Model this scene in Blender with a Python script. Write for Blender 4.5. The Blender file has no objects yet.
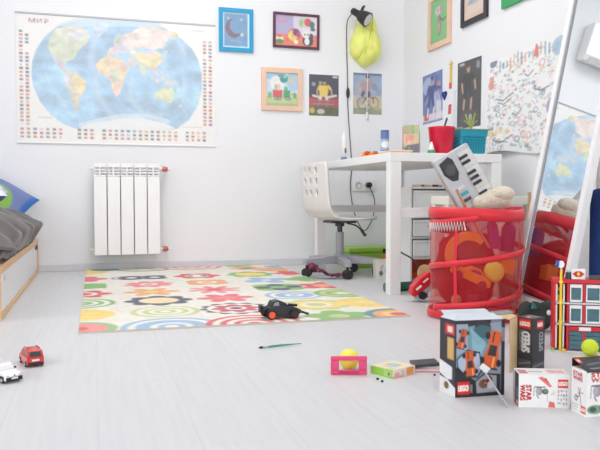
import bpy, bmesh, math, random
import numpy as np
from mathutils import Vector, Matrix, Euler
R = math.radians
PI = math.pi
random.seed(7)
scene = bpy.context.scene
COL = scene.collection

# ---------------------------------------------------------------- materials
def s2l(c):
    return tuple((x/255/12.92) if x/255 <= .04045 else ((x/255+.055)/1.055)**2.4 for x in c)
MATS = {}
def mat(name, rgb=(200,200,200), rough=.5, metal=0., var=.05, scale=12., bump=0., bscale=60., spec=.5, alpha=1., trans=0., sheen=0., coat=0., emit=0., stretch=None):
    if name in MATS: return MATS[name]
    m = bpy.data.materials.new(name); m.use_nodes = True
    nt = m.node_tree; b = nt.nodes['Principled BSDF']
    tc = nt.nodes.new('ShaderNodeTexCoord')
    mp = nt.nodes.new('ShaderNodeMapping'); nt.links.new(tc.outputs['Object'], mp.inputs[0])
    if stretch: mp.inputs['Scale'].default_value = stretch
    n = nt.nodes.new('ShaderNodeTexNoise'); n.inputs['Scale'].default_value = scale; n.inputs['Detail'].default_value = 4
    nt.links.new(mp.outputs[0], n.inputs['Vector'])
    cr = nt.nodes.new('ShaderNodeValToRGB'); l = s2l(rgb)
    cr.color_ramp.elements[0].position = .3; cr.color_ramp.elements[1].position = .7
    cr.color_ramp.elements[0].color = tuple(max(0, x*(1-var)) for x in l)+(1,)
    cr.color_ramp.elements[1].color = tuple(min(1, x*(1+var)) for x in l)+(1,)
    nt.links.new(n.outputs[0], cr.inputs[0]); nt.links.new(cr.outputs[0], b.inputs['Base Color'])
    b.inputs['Roughness'].default_value = rough; b.inputs['Metallic'].default_value = metal
    b.inputs['Specular IOR Level'].default_value = spec
    b.inputs['Alpha'].default_value = alpha
    b.inputs['Transmission Weight'].default_value = trans
    b.inputs['Sheen Weight'].default_value = sheen
    b.inputs['Coat Weight'].default_value = coat
    if bump:
        n2 = nt.nodes.new('ShaderNodeTexNoise'); n2.inputs['Scale'].default_value = bscale; n2.inputs['Detail'].default_value = 5
        nt.links.new(mp.outputs[0], n2.inputs['Vector'])
        bp = nt.nodes.new('ShaderNodeBump'); bp.inputs['Strength'].default_value = bump; bp.inputs['Distance'].default_value = .01
        nt.links.new(n2.outputs[0], bp.inputs['Height']); nt.links.new(bp.outputs[0], b.inputs['Normal'])
    MATS[name] = m; return m

def print_mat(name, rough=.4, bump=0., bscale=300):
    m = bpy.data.materials.new(name); m.use_nodes = True; nt = m.node_tree; b = nt.nodes['Principled BSDF']
    a = nt.nodes.new('ShaderNodeAttribute'); a.attribute_name = 'Col'
    tc = nt.nodes.new('ShaderNodeTexCoord')
    n = nt.nodes.new('ShaderNodeTexNoise'); n.inputs['Scale'].default_value = 40; nt.links.new(tc.outputs['Object'], n.inputs['Vector'])
    mr = nt.nodes.new('ShaderNodeMapRange'); mr.inputs['To Min'].default_value = .95; mr.inputs['To Max'].default_value = 1.05
    nt.links.new(n.outputs[0], mr.inputs[0])
    mx = nt.nodes.new('ShaderNodeMix'); mx.data_type = 'RGBA'; mx.blend_type = 'MULTIPLY'; mx.inputs[0].default_value = 1
    nt.links.new(a.outputs['Color'], mx.inputs[6]); nt.links.new(mr.outputs[0], mx.inputs[7])
    nt.links.new(mx.outputs[2], b.inputs['Base Color'])
    b.inputs['Roughness'].default_value = rough
    if bump:
        n2 = nt.nodes.new('ShaderNodeTexNoise'); n2.inputs['Scale'].default_value = bscale; nt.links.new(tc.outputs['Object'], n2.inputs['Vector'])
        bp = nt.nodes.new('ShaderNodeBump'); bp.inputs['Strength'].default_value = bump; bp.inputs['Distance'].default_value = .004
        nt.links.new(n2.outputs[0], bp.inputs['Height']); nt.links.new(bp.outputs[0], b.inputs['Normal'])
    return m
PRINT = print_mat('printed_paper', .45)
CARD = print_mat('printed_card', .38)
WEAVE = print_mat('woven_rug', .95, .5, 350)
CLOTHP = print_mat('printed_cloth', .9, .3, 200)

WHITE = mat('white_paint', (240,240,240), .4, var=.01)
WHITEP = mat('white_plastic', (238,238,238), .3, var=.015)
RADW = mat('radiator_enamel', (243,243,243), .28, var=.008)
CREAM = mat('cream_paint', (232,228,218), .5, var=.02)
GREY = mat('grey_plastic', (168,168,174), .4, var=.03)
LGREY = mat('light_grey_plastic', (214,214,216), .4, var=.03)
DGREY = mat('dark_grey_plastic', (72,72,78), .45, var=.05)
BLACK = mat('black_plastic', (38,38,42), .4, var=.08)
CORD = mat('dark_cable', (70,70,78), .5, var=.05)
CHROME = mat('brushed_metal', (200,200,205), .3, metal=.9, var=.03)
BIRCH = mat('birch_wood', (226,186,142), .5, var=.09, scale=6, stretch=(3,.5,14))
PALEWOOD = mat('pale_wood', (232,205,180), .5, var=.06, scale=8)
KRAFT = mat('kraft_card', (218,192,148), .7, var=.08, scale=25)
RED = mat('red_plastic', (214,32,44), .35, var=.05)
CUPR = mat('crimson_plastic', (208,22,58), .3, var=.03)
PINK = mat('pink_plastic', (226,74,122), .4, var=.04)
YEL = mat('yellow_plastic', (250,206,50), .4, var=.05)
LEMON = mat('lemon_plastic', (236,240,128), .45, var=.06, scale=20)
ORANGE = mat('orange_plastic', (252,150,30), .4, var=.06)
TEAL = mat('teal_plastic', (34,158,182), .4, var=.05)
GREEN = mat('lime_plastic', (150,204,78), .4, var=.05)
DGREEN = mat('dark_green_plastic', (34,84,66), .5, var=.1)
BLUEP = mat('blue_plastic', (58,92,170), .4, var=.08)
NAVY = mat('navy_fabric', (36,66,132), .9, var=.15, scale=40, bump=.3, bscale=200)
PURPLE = mat('purple_plastic', (118,36,116), .5, var=.08)
MAROON = mat('maroon_plastic', (120,32,42), .5, var=.08)
COPPER = mat('copper_fitting', (206,120,110), .35, metal=.3, var=.15)
BEIGE = mat('beige_plush', (226,214,196), 1., var=.06, bump=.8, bscale=120, sheen=.4)
TANB = mat('tan_wood', (204,172,128), .6, var=.08)
GLASSC = mat('clear_plastic', (235,240,245), .15, var=.01, alpha=.35)
MIRROR = mat('mirror_silver', (236,240,242), .015, metal=1., var=0.)
TBALL = mat('tennis_felt', (206,224,60), .9, var=.06, bump=.5, bscale=250)
YBALL = mat('yellow_ball_rubber', (244,234,92), .6, var=.05)
GLASSD = mat('dark_toy_glass', (50,58,66), .15, var=.1)
TYRE = mat('toy_tyre', (34,34,36), .7, var=.1)

# ---------------------------------------------------------------- canvas: colours painted per vertex of a printed sheet
_textcache = {}
def text_tris(s):
    if s in _textcache: return _textcache[s]
    cu = bpy.data.curves.new('t', 'FONT'); cu.body = s
    o = bpy.data.objects.new('t', cu); COL.objects.link(o)
    dg = bpy.context.evaluated_depsgraph_get(); dg.update()
    me = bpy.data.meshes.new_from_object(o.evaluated_get(dg)); me.calc_loop_triangles()
    v = np.array([w.co[:2] for w in me.vertices]) if len(me.vertices) else np.zeros((3,2))
    t = [tuple(x.vertices) for x in me.loop_triangles]
    bpy.data.objects.remove(o); bpy.data.curves.remove(cu); bpy.data.meshes.remove(me)
    lo, hi = v.min(0), v.max(0)
    _textcache[s] = ((v-lo)/(hi-lo), t, (hi-lo)[0]/max(1e-6,(hi-lo)[1])); return _textcache[s]

class Canvas:
    """w x h cells, unit coordinates u,v in 0..1 (v downwards)"""
    def __init__(s, w, h, bg=(255,255,255), asp=1., fade=True):
        s.fade = fade; s.w, s.h = w, h; s.ss = 3
        s.a = np.empty((h*s.ss, w*s.ss, 3)); s.a[:] = s2l(bg)
        yy, xx = np.mgrid[0:h*s.ss, 0:w*s.ss]
        s.U = (xx+.5)/(w*s.ss); s.V = (yy+.5)/(h*s.ss); s.asp = asp   # asp = width / height of the real sheet
    def put(s, m, c, al=1.):
        c = np.array(s2l(c)); s.a[m] = s.a[m]*(1-al)+c*al
    def rect(s, x0, y0, x1, y1, c, al=1.): s.put((s.U>=x0)&(s.U<x1)&(s.V>=y0)&(s.V<y1), c, al)
    def ell(s, x, y, rx, ry, c, al=1., rot=0.):
        dx = (s.U-x)*s.asp; dy = s.V-y; cr, sr = math.cos(rot), math.sin(rot)
        s.put((((dx*cr+dy*sr)/(rx*s.asp))**2+((-dx*sr+dy*cr)/ry)**2) < 1, c, al)
    def ring(s, x, y, rx, ry, t, c, al=1.):
        d = np.sqrt(((s.U-x)/rx)**2+((s.V-y)/ry)**2); s.put((d<1)&(d>1-t), c, al)
    def pmask(s, pts):
        m = np.zeros(s.U.shape, bool); n = len(pts)
        for i in range(n):
            x0,y0 = pts[i]; x1,y1 = pts[(i+1)%n]
            if y0 == y1: continue
            c = (s.V>=min(y0,y1))&(s.V<max(y0,y1))&(s.U < (x1-x0)*(s.V-y0)/(y1-y0)+x0); m ^= c
        return m
    def poly(s, pts, c, al=1.): s.put(s.pmask(pts), c, al)
    def line(s, pts, t, c, al=1.):
        m = np.zeros(s.U.shape, bool)
        for (x0,y0),(x1,y1) in zip(pts[:-1], pts[1:]):
            ax, ay, bx, by = x0*s.asp, y0, x1*s.asp, y1
            L = max(1e-9,(bx-ax)**2+(by-ay)**2)
            q = np.clip(((s.U*s.asp-ax)*(bx-ax)+(s.V-ay)*(by-ay))/L, 0, 1)
            m |= ((s.U*s.asp-ax-q*(bx-ax))**2+(s.V-ay-q*(by-ay))**2) < (t/2)**2
        s.put(m, c, al)
    def text(s, st, x, y, w, h, c, rot=0, b=0):
        if b:
            for dx,dy in ((-b,0),(b,0),(0,-b),(0,b)): s.text(st,x+dx/s.asp,y+dy,w,h,c,rot)
        v, t, _ = text_tris(st); cr, sr = math.cos(rot), math.sin(rot); m = np.zeros(s.U.shape, bool)
        q = []
        for a, b in v:
            px, py = (a-.5)*w*s.asp, (.5-b)*h
            q.append((x+(px*cr-py*sr)/s.asp, y+px*sr+py*cr))
        for tr in t: m |= s.pmask([q[i] for i in tr])
        s.put(m, c)
    def flower(s, x, y, r, n, c, k=.35, ph=0., p=1.):
        dx = (s.U-x)*s.asp; dy = s.V-y; th = np.arctan2(dy, dx)+ph; d = np.hypot(dx, dy)
        s.put(d < r*(1-k+k*np.abs(np.cos(th*n/2))**p), c)
    def noise(s, amt, seed=0, cells=12, mask=None):
        rg = np.random.RandomState(seed); g = rg.rand(cells+2, cells+2)
        fx = s.U*cells; fy = s.V*cells; ix = fx.astype(int); iy = fy.astype(int); tx = fx-ix; ty = fy-iy
        tx = tx*tx*(3-2*tx); ty = ty*ty*(3-2*ty)
        v = (g[iy,ix]*(1-tx)+g[iy,ix+1]*tx)*(1-ty)+(g[iy+1,ix]*(1-tx)+g[iy+1,ix+1]*tx)*ty
        k = (1+amt*(v-.5)*2)[...,None]
        if mask is None: s.a *= k
        else: s.a[mask] *= k[mask]
        np.clip(s.a, 0, 1, out=s.a); return v
    def out(s):
        a = s.a.reshape(s.h, s.ss, s.w, s.ss, 3).mean((1,3))
        g = a.mean(2, keepdims=True); k = .12 if s.fade else 0.   # haze put into the ink colours: greyed, blacks lifted
        return a*(1-2*k)+g*k+.86*k*.62

# ---------------------------------------------------------------- mesh builder
class MB:
    def __init__(s): s.v=[]; s.f=[]; s.m=[]; s.sm=[]; s.c=[]; s.mats=[]; s.T=Matrix()
    def mi(s, m):
        if m not in s.mats: s.mats.append(m)
        return s.mats.index(m)
    def add(s, vs, fs, m, smooth=False, cols=None):
        o = len(s.v); s.v += [s.T @ Vector(p) for p in vs]; k = s.mi(m)
        for i, f in enumerate(fs):
            s.f.append(tuple(o+j for j in f)); s.m.append(k); s.sm.append(smooth)
            s.c.append(None if cols is None else cols[i])
    def box(s, c, d, m=WHITE, rot=None):
        rot = rot.to_matrix() if isinstance(rot, Euler) else (Euler((0,0,rot)).to_matrix() if isinstance(rot,(int,float)) else Matrix.Identity(3))
        c = Vector(c); vs=[]
        for x in (-1,1):
            for y in (-1,1):
                for z in (-1,1): vs.append(c+rot@Vector((x*d[0]/2,y*d[1]/2,z*d[2]/2)))
        s.add(vs, [(0,1,3,2),(4,6,7,5),(0,4,5,1),(2,3,7,6),(0,2,6,4),(1,5,7,3)], m); return s
    def bb(s, lo, hi, m=WHITE): return s.box([(a+b)/2 for a,b in zip(lo,hi)], [b-a for a,b in zip(lo,hi)], m)
    def cyl(s, p0, p1, r0, m, r1=None, n=20, smooth=True):
        r1 = r0 if r1 is None else r1; return s.tube([p0,p1],[r0,r1],m,n,smooth)
    def tube(s, pts, r, m, n=10, smooth=True):
        pts=[Vector(p) for p in pts]; rs = r if isinstance(r,(list,tuple)) else [r]*len(pts); vs=[]; fs=[]
        ref=None
        for i,p in enumerate(pts):
            t=(pts[min(i+1,len(pts)-1)]-pts[max(i-1,0)]).normalized()
            if ref is None: ref = Vector((0,0,1)) if abs(t.z)<.9 else Vector((1,0,0))
            a=(ref-t*ref.dot(t)).normalized(); b=t.cross(a); ref=a
            for k in range(n):
                th=2*PI*k/n; vs.append(p+(a*math.cos(th)+b*math.sin(th))*rs[i])
        for i in range(len(pts)-1):
            for k in range(n): fs.append((i*n+k,i*n+(k+1)%n,(i+1)*n+(k+1)%n,(i+1)*n+k))
        s.add(vs,fs,m,smooth)
        s.add(vs[:n],[tuple(range(n))[::-1]],m); s.add(vs[-n:],[tuple(range(n))],m); return s
    def ell(s, c, r, m, seg=24, rings=14, rot=None, disp=None, smooth=True):
        rm = rot.to_matrix() if rot else Matrix.Identity(3); c=Vector(c); vs=[]; fs=[]
        for i in range(rings+1):
            ph=PI*i/rings
            for k in range(seg):
                th=2*PI*k/seg; p=Vector((math.sin(ph)*math.cos(th),math.sin(ph)*math.sin(th),math.cos(ph)))
                q = disp(p) if disp else 1.
                vs.append(c+rm@Vector((p.x*r[0]*q,p.y*r[1]*q,p.z*r[2]*q)))
        for i in range(rings):
            for k in range(seg): fs.append((i*seg+k,(i+1)*seg+k,(i+1)*seg+(k+1)%seg,i*seg+(k+1)%seg))
        s.add(vs,fs,m,smooth); return s
    def lathe(s, prof, c, m, n=32, smooth=True):
        c=Vector(c); vs=[]; fs=[]
        for r,z in prof:
            for k in range(n): vs.append(c+Vector((r*math.cos(2*PI*k/n),r*math.sin(2*PI*k/n),z)))
        for i in range(len(prof)-1):
            for k in range(n): fs.append((i*n+k,i*n+(k+1)%n,(i+1)*n+(k+1)%n,(i+1)*n+k))
        s.add(vs,fs,m,smooth); return s
    def prism(s, poly, o, u, v, w, m):
        """poly in (u,v) plane at o, extruded by vector w"""
        o,u,v,w=map(Vector,(o,u,v,w)); n=len(poly)
        a=[o+u*x+v*y for x,y in poly]; vs=a+[p+w for p in a]
        fs=[tuple(range(n))[::-1],tuple(range(n,2*n))]+[(i,(i+1)%n,n+(i+1)%n,n+i) for i in range(n)]
        s.add(vs,fs,m); return s
    def sheet(s, cv, o, U, V, m=PRINT, fn=None, smooth=False):
        """printed sheet: o top-left corner, U to the right, V downwards"""
        o,U,V=map(Vector,(o,U,V)); A=cv.out(); h,w=A.shape[:2]; vs=[];fs=[];cs=[]
        for j in range(h+1):
            for i in range(w+1):
                p=o+U*(i/w)+V*(j/h)
                vs.append(fn(p,i/w,j/h) if fn else p)
        # corner colours = mean of the neighbouring cells
        P=np.pad(A,((1,1),(1,1),(0,0)),'edge'); K=(P[:-1,:-1]+P[1:,:-1]+P[:-1,1:]+P[1:,1:])/4
        K=.5*K+.5*np.pad(A,((0,1),(0,1),(0,0)),'edge')
        for j in range(h):
            for i in range(w):
                fs.append((j*(w+1)+i,(j+1)*(w+1)+i,(j+1)*(w+1)+i+1,j*(w+1)+i+1))
                cs.append((K[j,i],K[j+1,i],K[j+1,i+1],K[j,i+1]))
        s.add(vs,fs,m,smooth,cs); return s
    def build(s, name, parent=None, bevel=0, seg=2, sub=0, loc=None, rz=None, solid=0):
        me=bpy.data.meshes.new(name); me.from_pydata([tuple(p) for p in s.v],[],s.f)
        for m in s.mats: me.materials.append(m)
        me.polygons.foreach_set('material_index', s.m); me.polygons.foreach_set('use_smooth', s.sm)
        if any(c is not None for c in s.c):
            at=me.color_attributes.new('Col','FLOAT_COLOR','CORNER'); buf=np.ones((len(me.loops),4),np.float32); k=0
            for f,c in zip(s.f,s.c):
                if c is not None:
                    for j in range(len(f)): buf[k+j,:3]=c[j]
                k+=len(f)
            at.data.foreach_set('color', buf.ravel())
        me.update()
        o=bpy.data.objects.new(name,me); COL.objects.link(o)
        if parent: o.parent=parent
        if loc is not None: o.location=loc
        if rz is not None: o.rotation_euler=(0,0,rz)
        if solid:
            d=o.modifiers.new('s','SOLIDIFY'); d.thickness=solid; d.offset=0
        if bevel:
            d=o.modifiers.new('b','BEVEL'); d.width=bevel; d.segments=seg; d.limit_method='ANGLE'; d.angle_limit=R(40)
        if sub:
            d=o.modifiers.new('u','SUBSURF'); d.levels=sub; d.render_levels=sub
        return o

def tag(o, label, cat, group=None, kind=None):
    o['label']=label; o['category']=cat
    if group: o['group']=group
    if kind: o['kind']=kind
    return o
def thing(name, label, cat, loc=(0,0,0), rz=0, group=None):
    o=bpy.data.objects.new(name,None); COL.objects.link(o); o.location=loc; o.rotation_euler=(0,0,rz); o.empty_display_size=.05
    return tag(o,label,cat,group)
def struct(o): o['kind']='structure'; return o
def arc(cx, cy, r, a0, a1, n): return [(cx+r*math.cos(R(a0+(a1-a0)*i/(n-1))), cy+r*math.sin(R(a0+(a1-a0)*i/(n-1)))) for i in range(n)]
def sstep(a,b,x):
    t=min(1,max(0,(x-a)/(b-a))); return t*t*(3-2*t)
def bez(pts, n=24):
    """smooth curve through points (Catmull-Rom)"""
    P=[Vector(p) for p in pts]; P=[P[0]*2-P[1]]+P+[P[-1]*2-P[-2]]; out=[]
    segs=len(P)-3; per=max(2,n//segs)
    for i in range(segs):
        a,b,c,d=P[i:i+4]
        for k in range(per):
            t=k/per; out.append(.5*((2*b)+(c-a)*t+(2*a-5*b+4*c-d)*t*t+(3*b-a-3*c+d)*t**3))
    out.append(P[-2]); return out

# ---------------------------------------------------------------- camera
F=700.; H=.47; YAW=R(16.3); PITCH=math.atan(28/F)
cam=bpy.data.cameras.new('camera'); co=bpy.data.objects.new('camera',cam); COL.objects.link(co)
co.location=(0,0,H); co.rotation_euler=(PI/2-PITCH,0,-YAW)
cam.sensor_width=36; cam.lens=F/600*36; cam.clip_start=.02
scene.camera=co

# ---------------------------------------------------------------- room shell
D=4.67; W=2.145; XL=-2.7; ZC=2.65; YF=-2.6
def wall_mat():
    return mat('wall_paint', (237,238,241), .85, var=.006, scale=3, bump=.04, bscale=90)
def floor_mat():
    m=bpy.data.materials.new('white_floorboards'); m.use_nodes=True; nt=m.node_tree; b=nt.nodes['Principled BSDF']
    tc=nt.nodes.new('ShaderNodeTexCoord'); mp=nt.nodes.new('ShaderNodeMapping'); mp.inputs['Rotation'].default_value=(0,0,R(90))
    nt.links.new(tc.outputs['Object'],mp.inputs[0])
    br=nt.nodes.new('ShaderNodeTexBrick'); br.inputs['Scale'].default_value=1; br.inputs['Brick Width'].default_value=1.3; br.inputs['Row Height'].default_value=.19
    br.inputs['Mortar Size'].default_value=.0012; br.offset=.4
    br.inputs['Color1'].default_value=s2l((215,215,217))+(1,); br.inputs['Color2'].default_value=s2l((213,213,215))+(1,); br.inputs['Mortar'].default_value=s2l((206,207,209))+(1,)
    nt.links.new(mp.outputs[0],br.inputs['Vector'])
    mp2=nt.nodes.new('ShaderNodeMapping'); mp2.inputs['Scale'].default_value=(30,1.6,1); nt.links.new(tc.outputs['Object'],mp2.inputs[0])
    n=nt.nodes.new('ShaderNodeTexNoise'); n.inputs['Scale'].default_value=2.4; n.inputs['Detail'].default_value=6; nt.links.new(mp2.outputs[0],n.inputs['Vector'])
    cr=nt.nodes.new('ShaderNodeValToRGB'); cr.color_ramp.elements[0].position=.3; cr.color_ramp.elements[1].position=.62
    cr.color_ramp.elements[0].color=(.93,.93,.935,1); cr.color_ramp.elements[1].color=(1,1,1,1); nt.links.new(n.outputs[0],cr.inputs[0])
    mx=nt.nodes.new('ShaderNodeMix'); mx.data_type='RGBA'; mx.blend_type='MULTIPLY'; mx.inputs[0].default_value=.8
    nt.links.new(br.outputs[0],mx.inputs[6]); nt.links.new(cr.outputs[0],mx.inputs[7]); nt.links.new(mx.outputs[2],b.inputs['Base Color'])
    b.inputs['Roughness'].default_value=.38; b.inputs['Specular IOR Level'].default_value=.35
    return m
WM=wall_mat()
struct(MB().bb((XL,YF,-.06),(W,D,0),floor_mat()).build('floor'))
struct(MB().bb((XL,D,-.06),(W+.1,D+.1,ZC),WM).build('wall_back'))
struct(MB().bb((W,YF,-.06),(W+.1,D,ZC),WM).build('wall_right'))
# left wall with a wide window opening
wl=MB(); WY0,WY1,WZ0,WZ1=.2,3.0,.85,2.3
wl.bb((XL-.1,YF,-.06),(XL,WY0,ZC),WM); wl.bb((XL-.1,WY1,-.06),(XL,D+.1,ZC),WM)
wl.bb((XL-.1,WY0,-.06),(XL,WY1,WZ0),WM); wl.bb((XL-.1,WY0,WZ1),(XL,WY1,ZC),WM)
struct(wl.build('wall_left'))
wf=MB()
for y in (WY0,(WY0+WY1)/2-.03,WY1-.06): wf.bb((XL-.08,y,WZ0),(XL-.02,y+.06,WZ1),WHITE)
for z in (WZ0,WZ1-.06): wf.bb((XL-.08,WY0+.06,z),(XL-.02,WY1-.06,z+.06),WHITE)
struct(wf.build('window_1'))
struct(MB().bb((XL-.1,YF,ZC),(W+.1,D+.1,ZC+.08),WM).build('ceiling'))
BASEM=mat('baseboard_paint',(216,215,219),.5,var=.02)
struct(MB().bb((XL,D-.014,0),(W,D,.045),BASEM).build('baseboard_back',bevel=.003))
struct(MB().bb((W-.014,YF,0),(W,D-.014,.045),BASEM).build('baseboard_right',bevel=.003))

# ---------------------------------------------------------------- lights
def area(name, loc, rot, sx, sy, e, col=(1,1,1)):
    l=bpy.data.lights.new(name,'AREA'); l.shape='RECTANGLE'; l.size=sx; l.size_y=sy; l.energy=e; l.color=col
    o=bpy.data.objects.new(name,l); COL.objects.link(o); o.location=loc; o.rotation_euler=rot; return o
area('window_daylight',(XL-.12,1.6,1.6),(0,R(-90),0),1.4,2.8,11,(1,.995,.985))
area('ceiling_fill',(.5,3.0,ZC-.03),(0,0,0),1.2,1.6,23,(1,.99,.97))  # added fill light, no fixture: lifts the back floor and wall
wd=bpy.data.worlds.new('world'); scene.world=wd; wd.use_nodes=True; nt=wd.node_tree
bg=nt.nodes['Background']; bg.inputs['Strength'].default_value=1.75
bg.inputs['Color'].default_value=(1,.996,.99,1)
scene.view_settings.view_transform='Standard'; scene.view_settings.look='None'; scene.view_settings.gamma=1; scene.view_settings.use_curve_mapping=False
scene.view_settings.exposure=.42

# ---------------------------------------------------------------- world map
def paint_map():
    c=Canvas(300,194,(244,243,240),1.55); rnd=random.Random(3)
    def P(pts): # zoomed-photo coordinates -> sheet coordinates
        out=[]
        for X,Y in pts:
            t=30+(X-42)*.077; b=387+(X-47)*.024
            out.append(((X-44)/543,(Y-t)/(b-t)))
        return out
    oval=P([(190,58),(150,72),(118,100),(98,130),(86,165),(83,200),(88,235),(104,275),(128,308),(160,335),(195,350),(245,355),(330,357),(420,357),(475,352),(510,328),(535,290),(549,245),(548,205),(538,165),(520,135),(490,108),(455,85),(420,66),(330,56),(250,52)])
    om=c.pmask(oval); c.put(om,(142,200,240))
    c.noise(.26,5,9,om); c.noise(.22,8,22,om); c.noise(.12,18,60,om)
    # paler shelves and ridges
    for pts,t in [([(250,110),(238,160),(250,215),(262,270),(300,320)],.05),([(350,215),(345,270),(380,310),(430,315)],.04),([(170,290),(140,240),(120,200)],.03),([(480,110),(500,150)],.03),([(470,270),(500,240),(490,190)],.04),([(440,150),(440,200),(470,225)],.05)]:
        c.line(P(pts),t*1.3,(176,216,244),.28); c.line(P(pts),t*.7,(196,226,245),.30)
    for x,y,r in [(150,235,.05),(205,300,.04),(465,165,.06),(500,205,.07),(240,195,.05),(225,235,.04),(380,235,.06),(300,290,.05),(510,255,.05),(440,325,.05)]:
        (u,v),=P([(x,y)]); c.ell(u,v,r*.7,r*.9,(120,190,238),.22); c.ell(u,v,r*.4,r*.5,(110,184,236),.28)
    land=[]
    def L(pts,col,al=.95):
        q=P(pts); c.poly(q,col,al); land.append(q)
    c.poly(P([(150,66),(200,50),(300,48),(420,58),(440,78),(330,72),(240,72),(180,78)]),(206,230,246),.7)
    L([(136,88),(150,76),(180,72),(205,68),(230,82),(238,100),(228,118),(214,130),(202,142),(196,160),(180,164),(172,174),(160,166),(148,152),(134,146),(126,128)],(214,222,186))
    L([(150,76),(205,68),(230,82),(238,100),(215,112),(160,104)],(226,224,204))
    c.ell(*P([(205,95)])[0],.03,.045,(222,226,232),.9)
    L([(132,146),(150,152),(166,172),(178,194),(168,196),(152,178)],(222,206,214))
    L([(246,74),(268,58),(296,60),(284,82),(256,106),(244,98)],(198,218,240))
    L([(166,198),(180,192),(200,196),(214,212),(228,220),(222,246),(212,262),(204,282),(206,306),(196,300),(186,276),(180,246),(168,224)],(222,214,178))
    L([(186,200),(214,212),(226,222),(220,246),(208,258),(194,236)],(246,222,144))
    L([(166,198),(180,192),(186,214),(176,232),(168,222)],(210,212,226))
    L([(252,176),(262,162),(286,152),(310,158),(328,164),(344,188),(334,202),(326,226),(318,250),(308,264),(298,250),(292,222),(280,206),(258,198)],(246,214,168))
    for pts,cl in [([(252,176),(270,162),(284,176),(272,196)],(250,214,140)),([(286,154),(318,160),(312,184),(288,182)],(250,206,160)),([(312,166),(330,168),(340,188),(322,196)],(240,190,180)),([(288,190),(318,196),(316,222),(296,220)],(200,220,180)),([(298,226),(320,228),(310,262),(300,250)],(240,190,176)),([(284,204),(296,206),(296,220),(288,214)],(236,180,170))]:
        c.poly(P(pts),cl,.8)
    L([(282,146),(290,130),(304,126),(300,108),(314,94),(326,96),(330,118),(344,132),(332,148),(318,144),(308,152),(292,150)],(222,212,220))
    for pts,cl in [([(300,108),(314,94),(326,96),(322,112),(308,122)],(196,206,180)),([(296,128),(310,128),(310,142),(296,142)],(226,180,196)),([(314,124),(334,126),(336,140),(318,142)],(200,200,226)),([(284,140),(296,142),(294,152),(284,152)],(240,210,160))]:
        c.poly(P(pts),cl,.8)
    L([(326,96),(350,88),(372,74),(400,72),(430,80),(464,88),(484,98),(470,108),(452,106),(446,122),(440,134),(428,132),(410,138),(388,130),(366,136),(344,132),(330,118)],(244,218,208))
    L([(344,132),(366,136),(362,154),(346,150)],(228,222,206))
    L([(358,152),(372,140),(392,148),(420,140),(432,150),(434,168),(420,184),(402,186),(384,176),(366,168)],(244,222,150))
    L([(384,138),(414,138),(410,148),(390,148)],(206,198,226))
    L([(338,152),(352,154),(366,172),(356,186),(342,178)],(232,208,206))
    L([(364,170),(386,178),(402,186),(390,196),(384,212),(374,196)],(206,218,186))
    L([(402,186),(420,188),(424,206),(414,206)],(236,202,206))
    for x,y,r in [(408,214,5),(420,220,7),(436,214,6),(448,226,8),(462,228,7),(432,200,4),(440,152,4),(446,142,4),(486,290,5),(494,276,4)]:
        (u,v),=P([(x,y)]); c.ell(u,v,r/543,r/400,(224,216,196),.95)
    L([(410,260),(422,246),(436,240),(444,234),(452,244),(462,238),(470,260),(462,280),(446,282),(432,270),(416,272)],(212,224,166))
    c.ell(*P([(440,258)])[0],.03,.04,(234,226,160),.7)
    L([(452,84),(478,92),(484,108),(464,104)],(222,220,180))
    c.poly(P([(205,350),(230,334),(280,330),(320,322),(380,322),(440,336),(470,350),(420,357),(245,355)]),(238,241,243))
    c.line(P([(210,340),(260,328),(320,316),(390,316),(450,332)]),.035,(222,236,246),.7)
    # mottled relief over land, thin meridians
    lm=np.zeros(om.shape,bool)
    for q in land: lm|=c.pmask(q)
    c.noise(.20,11,34,lm); c.noise(.10,13,70,lm)
    c.a[om]=c.a[om]*.72+.28*np.array(s2l((236,240,243)))
    # flags
    cols=[(226,74,84),(200,52,66),(66,96,170),(84,150,110),(236,196,90),(240,150,90),(92,96,110),(110,160,210),(214,96,120),(60,70,120),(240,240,240)]
    def flag(u,v,w=.017,h=.019):
        a,b=rnd.sample(cols,2); k=rnd.random(); c.rect(u,v,u+w,v+h,a,.75)
        if k<.5: c.rect(u,v+h*.35,u+w,v+h*.65,b,.75)
        else: c.rect(u+w*.35,v,u+w*.66,v+h,b,.75)
    for k in range(26):
        v=.135+k*.0285
        for u in (.016,.044):
            if not(u>.03 and k in(0,4,5)): flag(u,v)
    for k in range(24):
        v=.135+k*.0295
        for u in (.935,.965): flag(u,v)
    for i in range(31):
        u=.016+i*.0305
        if i in (7,8,12,26): continue
        for v in (.885,.915,.945): flag(u,v)
    c.text('М',.078,.058,.030,.034,(170,60,74)); c.text('И',.113,.058,.024,.034,(170,60,74)); c.text('Р',.147,.058,.018,.034,(170,60,74))
    c.rect(.88,.055,.94,.06,(190,190,190)); c.rect(.10,.80,.17,.806,(190,190,190)); c.rect(.82,.845,.93,.849,(190,190,190))
    return c
mx0,mx1,mz0,mz1=-.459,.777,.808,1.608
t=thing('world_map','large blue and pastel world map poster titled in Cyrillic, above the white radiator','map',((mx0+mx1)/2,D-.004,mz0))
m=MB(); m.bb((-.618,-.0005,0),(.618,.003,.80),WHITE); m.sheet(paint_map(),(-.618,-.0008,.80),(1.236,0,0),(0,0,-.80)); m.build('map_sheet',t)
RAIL=mat('grey_rail',(186,186,190),.35,metal=.2,var=.02)
MB().bb((-.62,-.006,.792),(.62,.003,.803),RAIL).build('hanging_rail',t,bevel=.002)
MB().bb((-.62,-.006,-.004),(.62,.003,.006),WHITEP).build('hanging_rail',t,bevel=.002)

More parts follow.
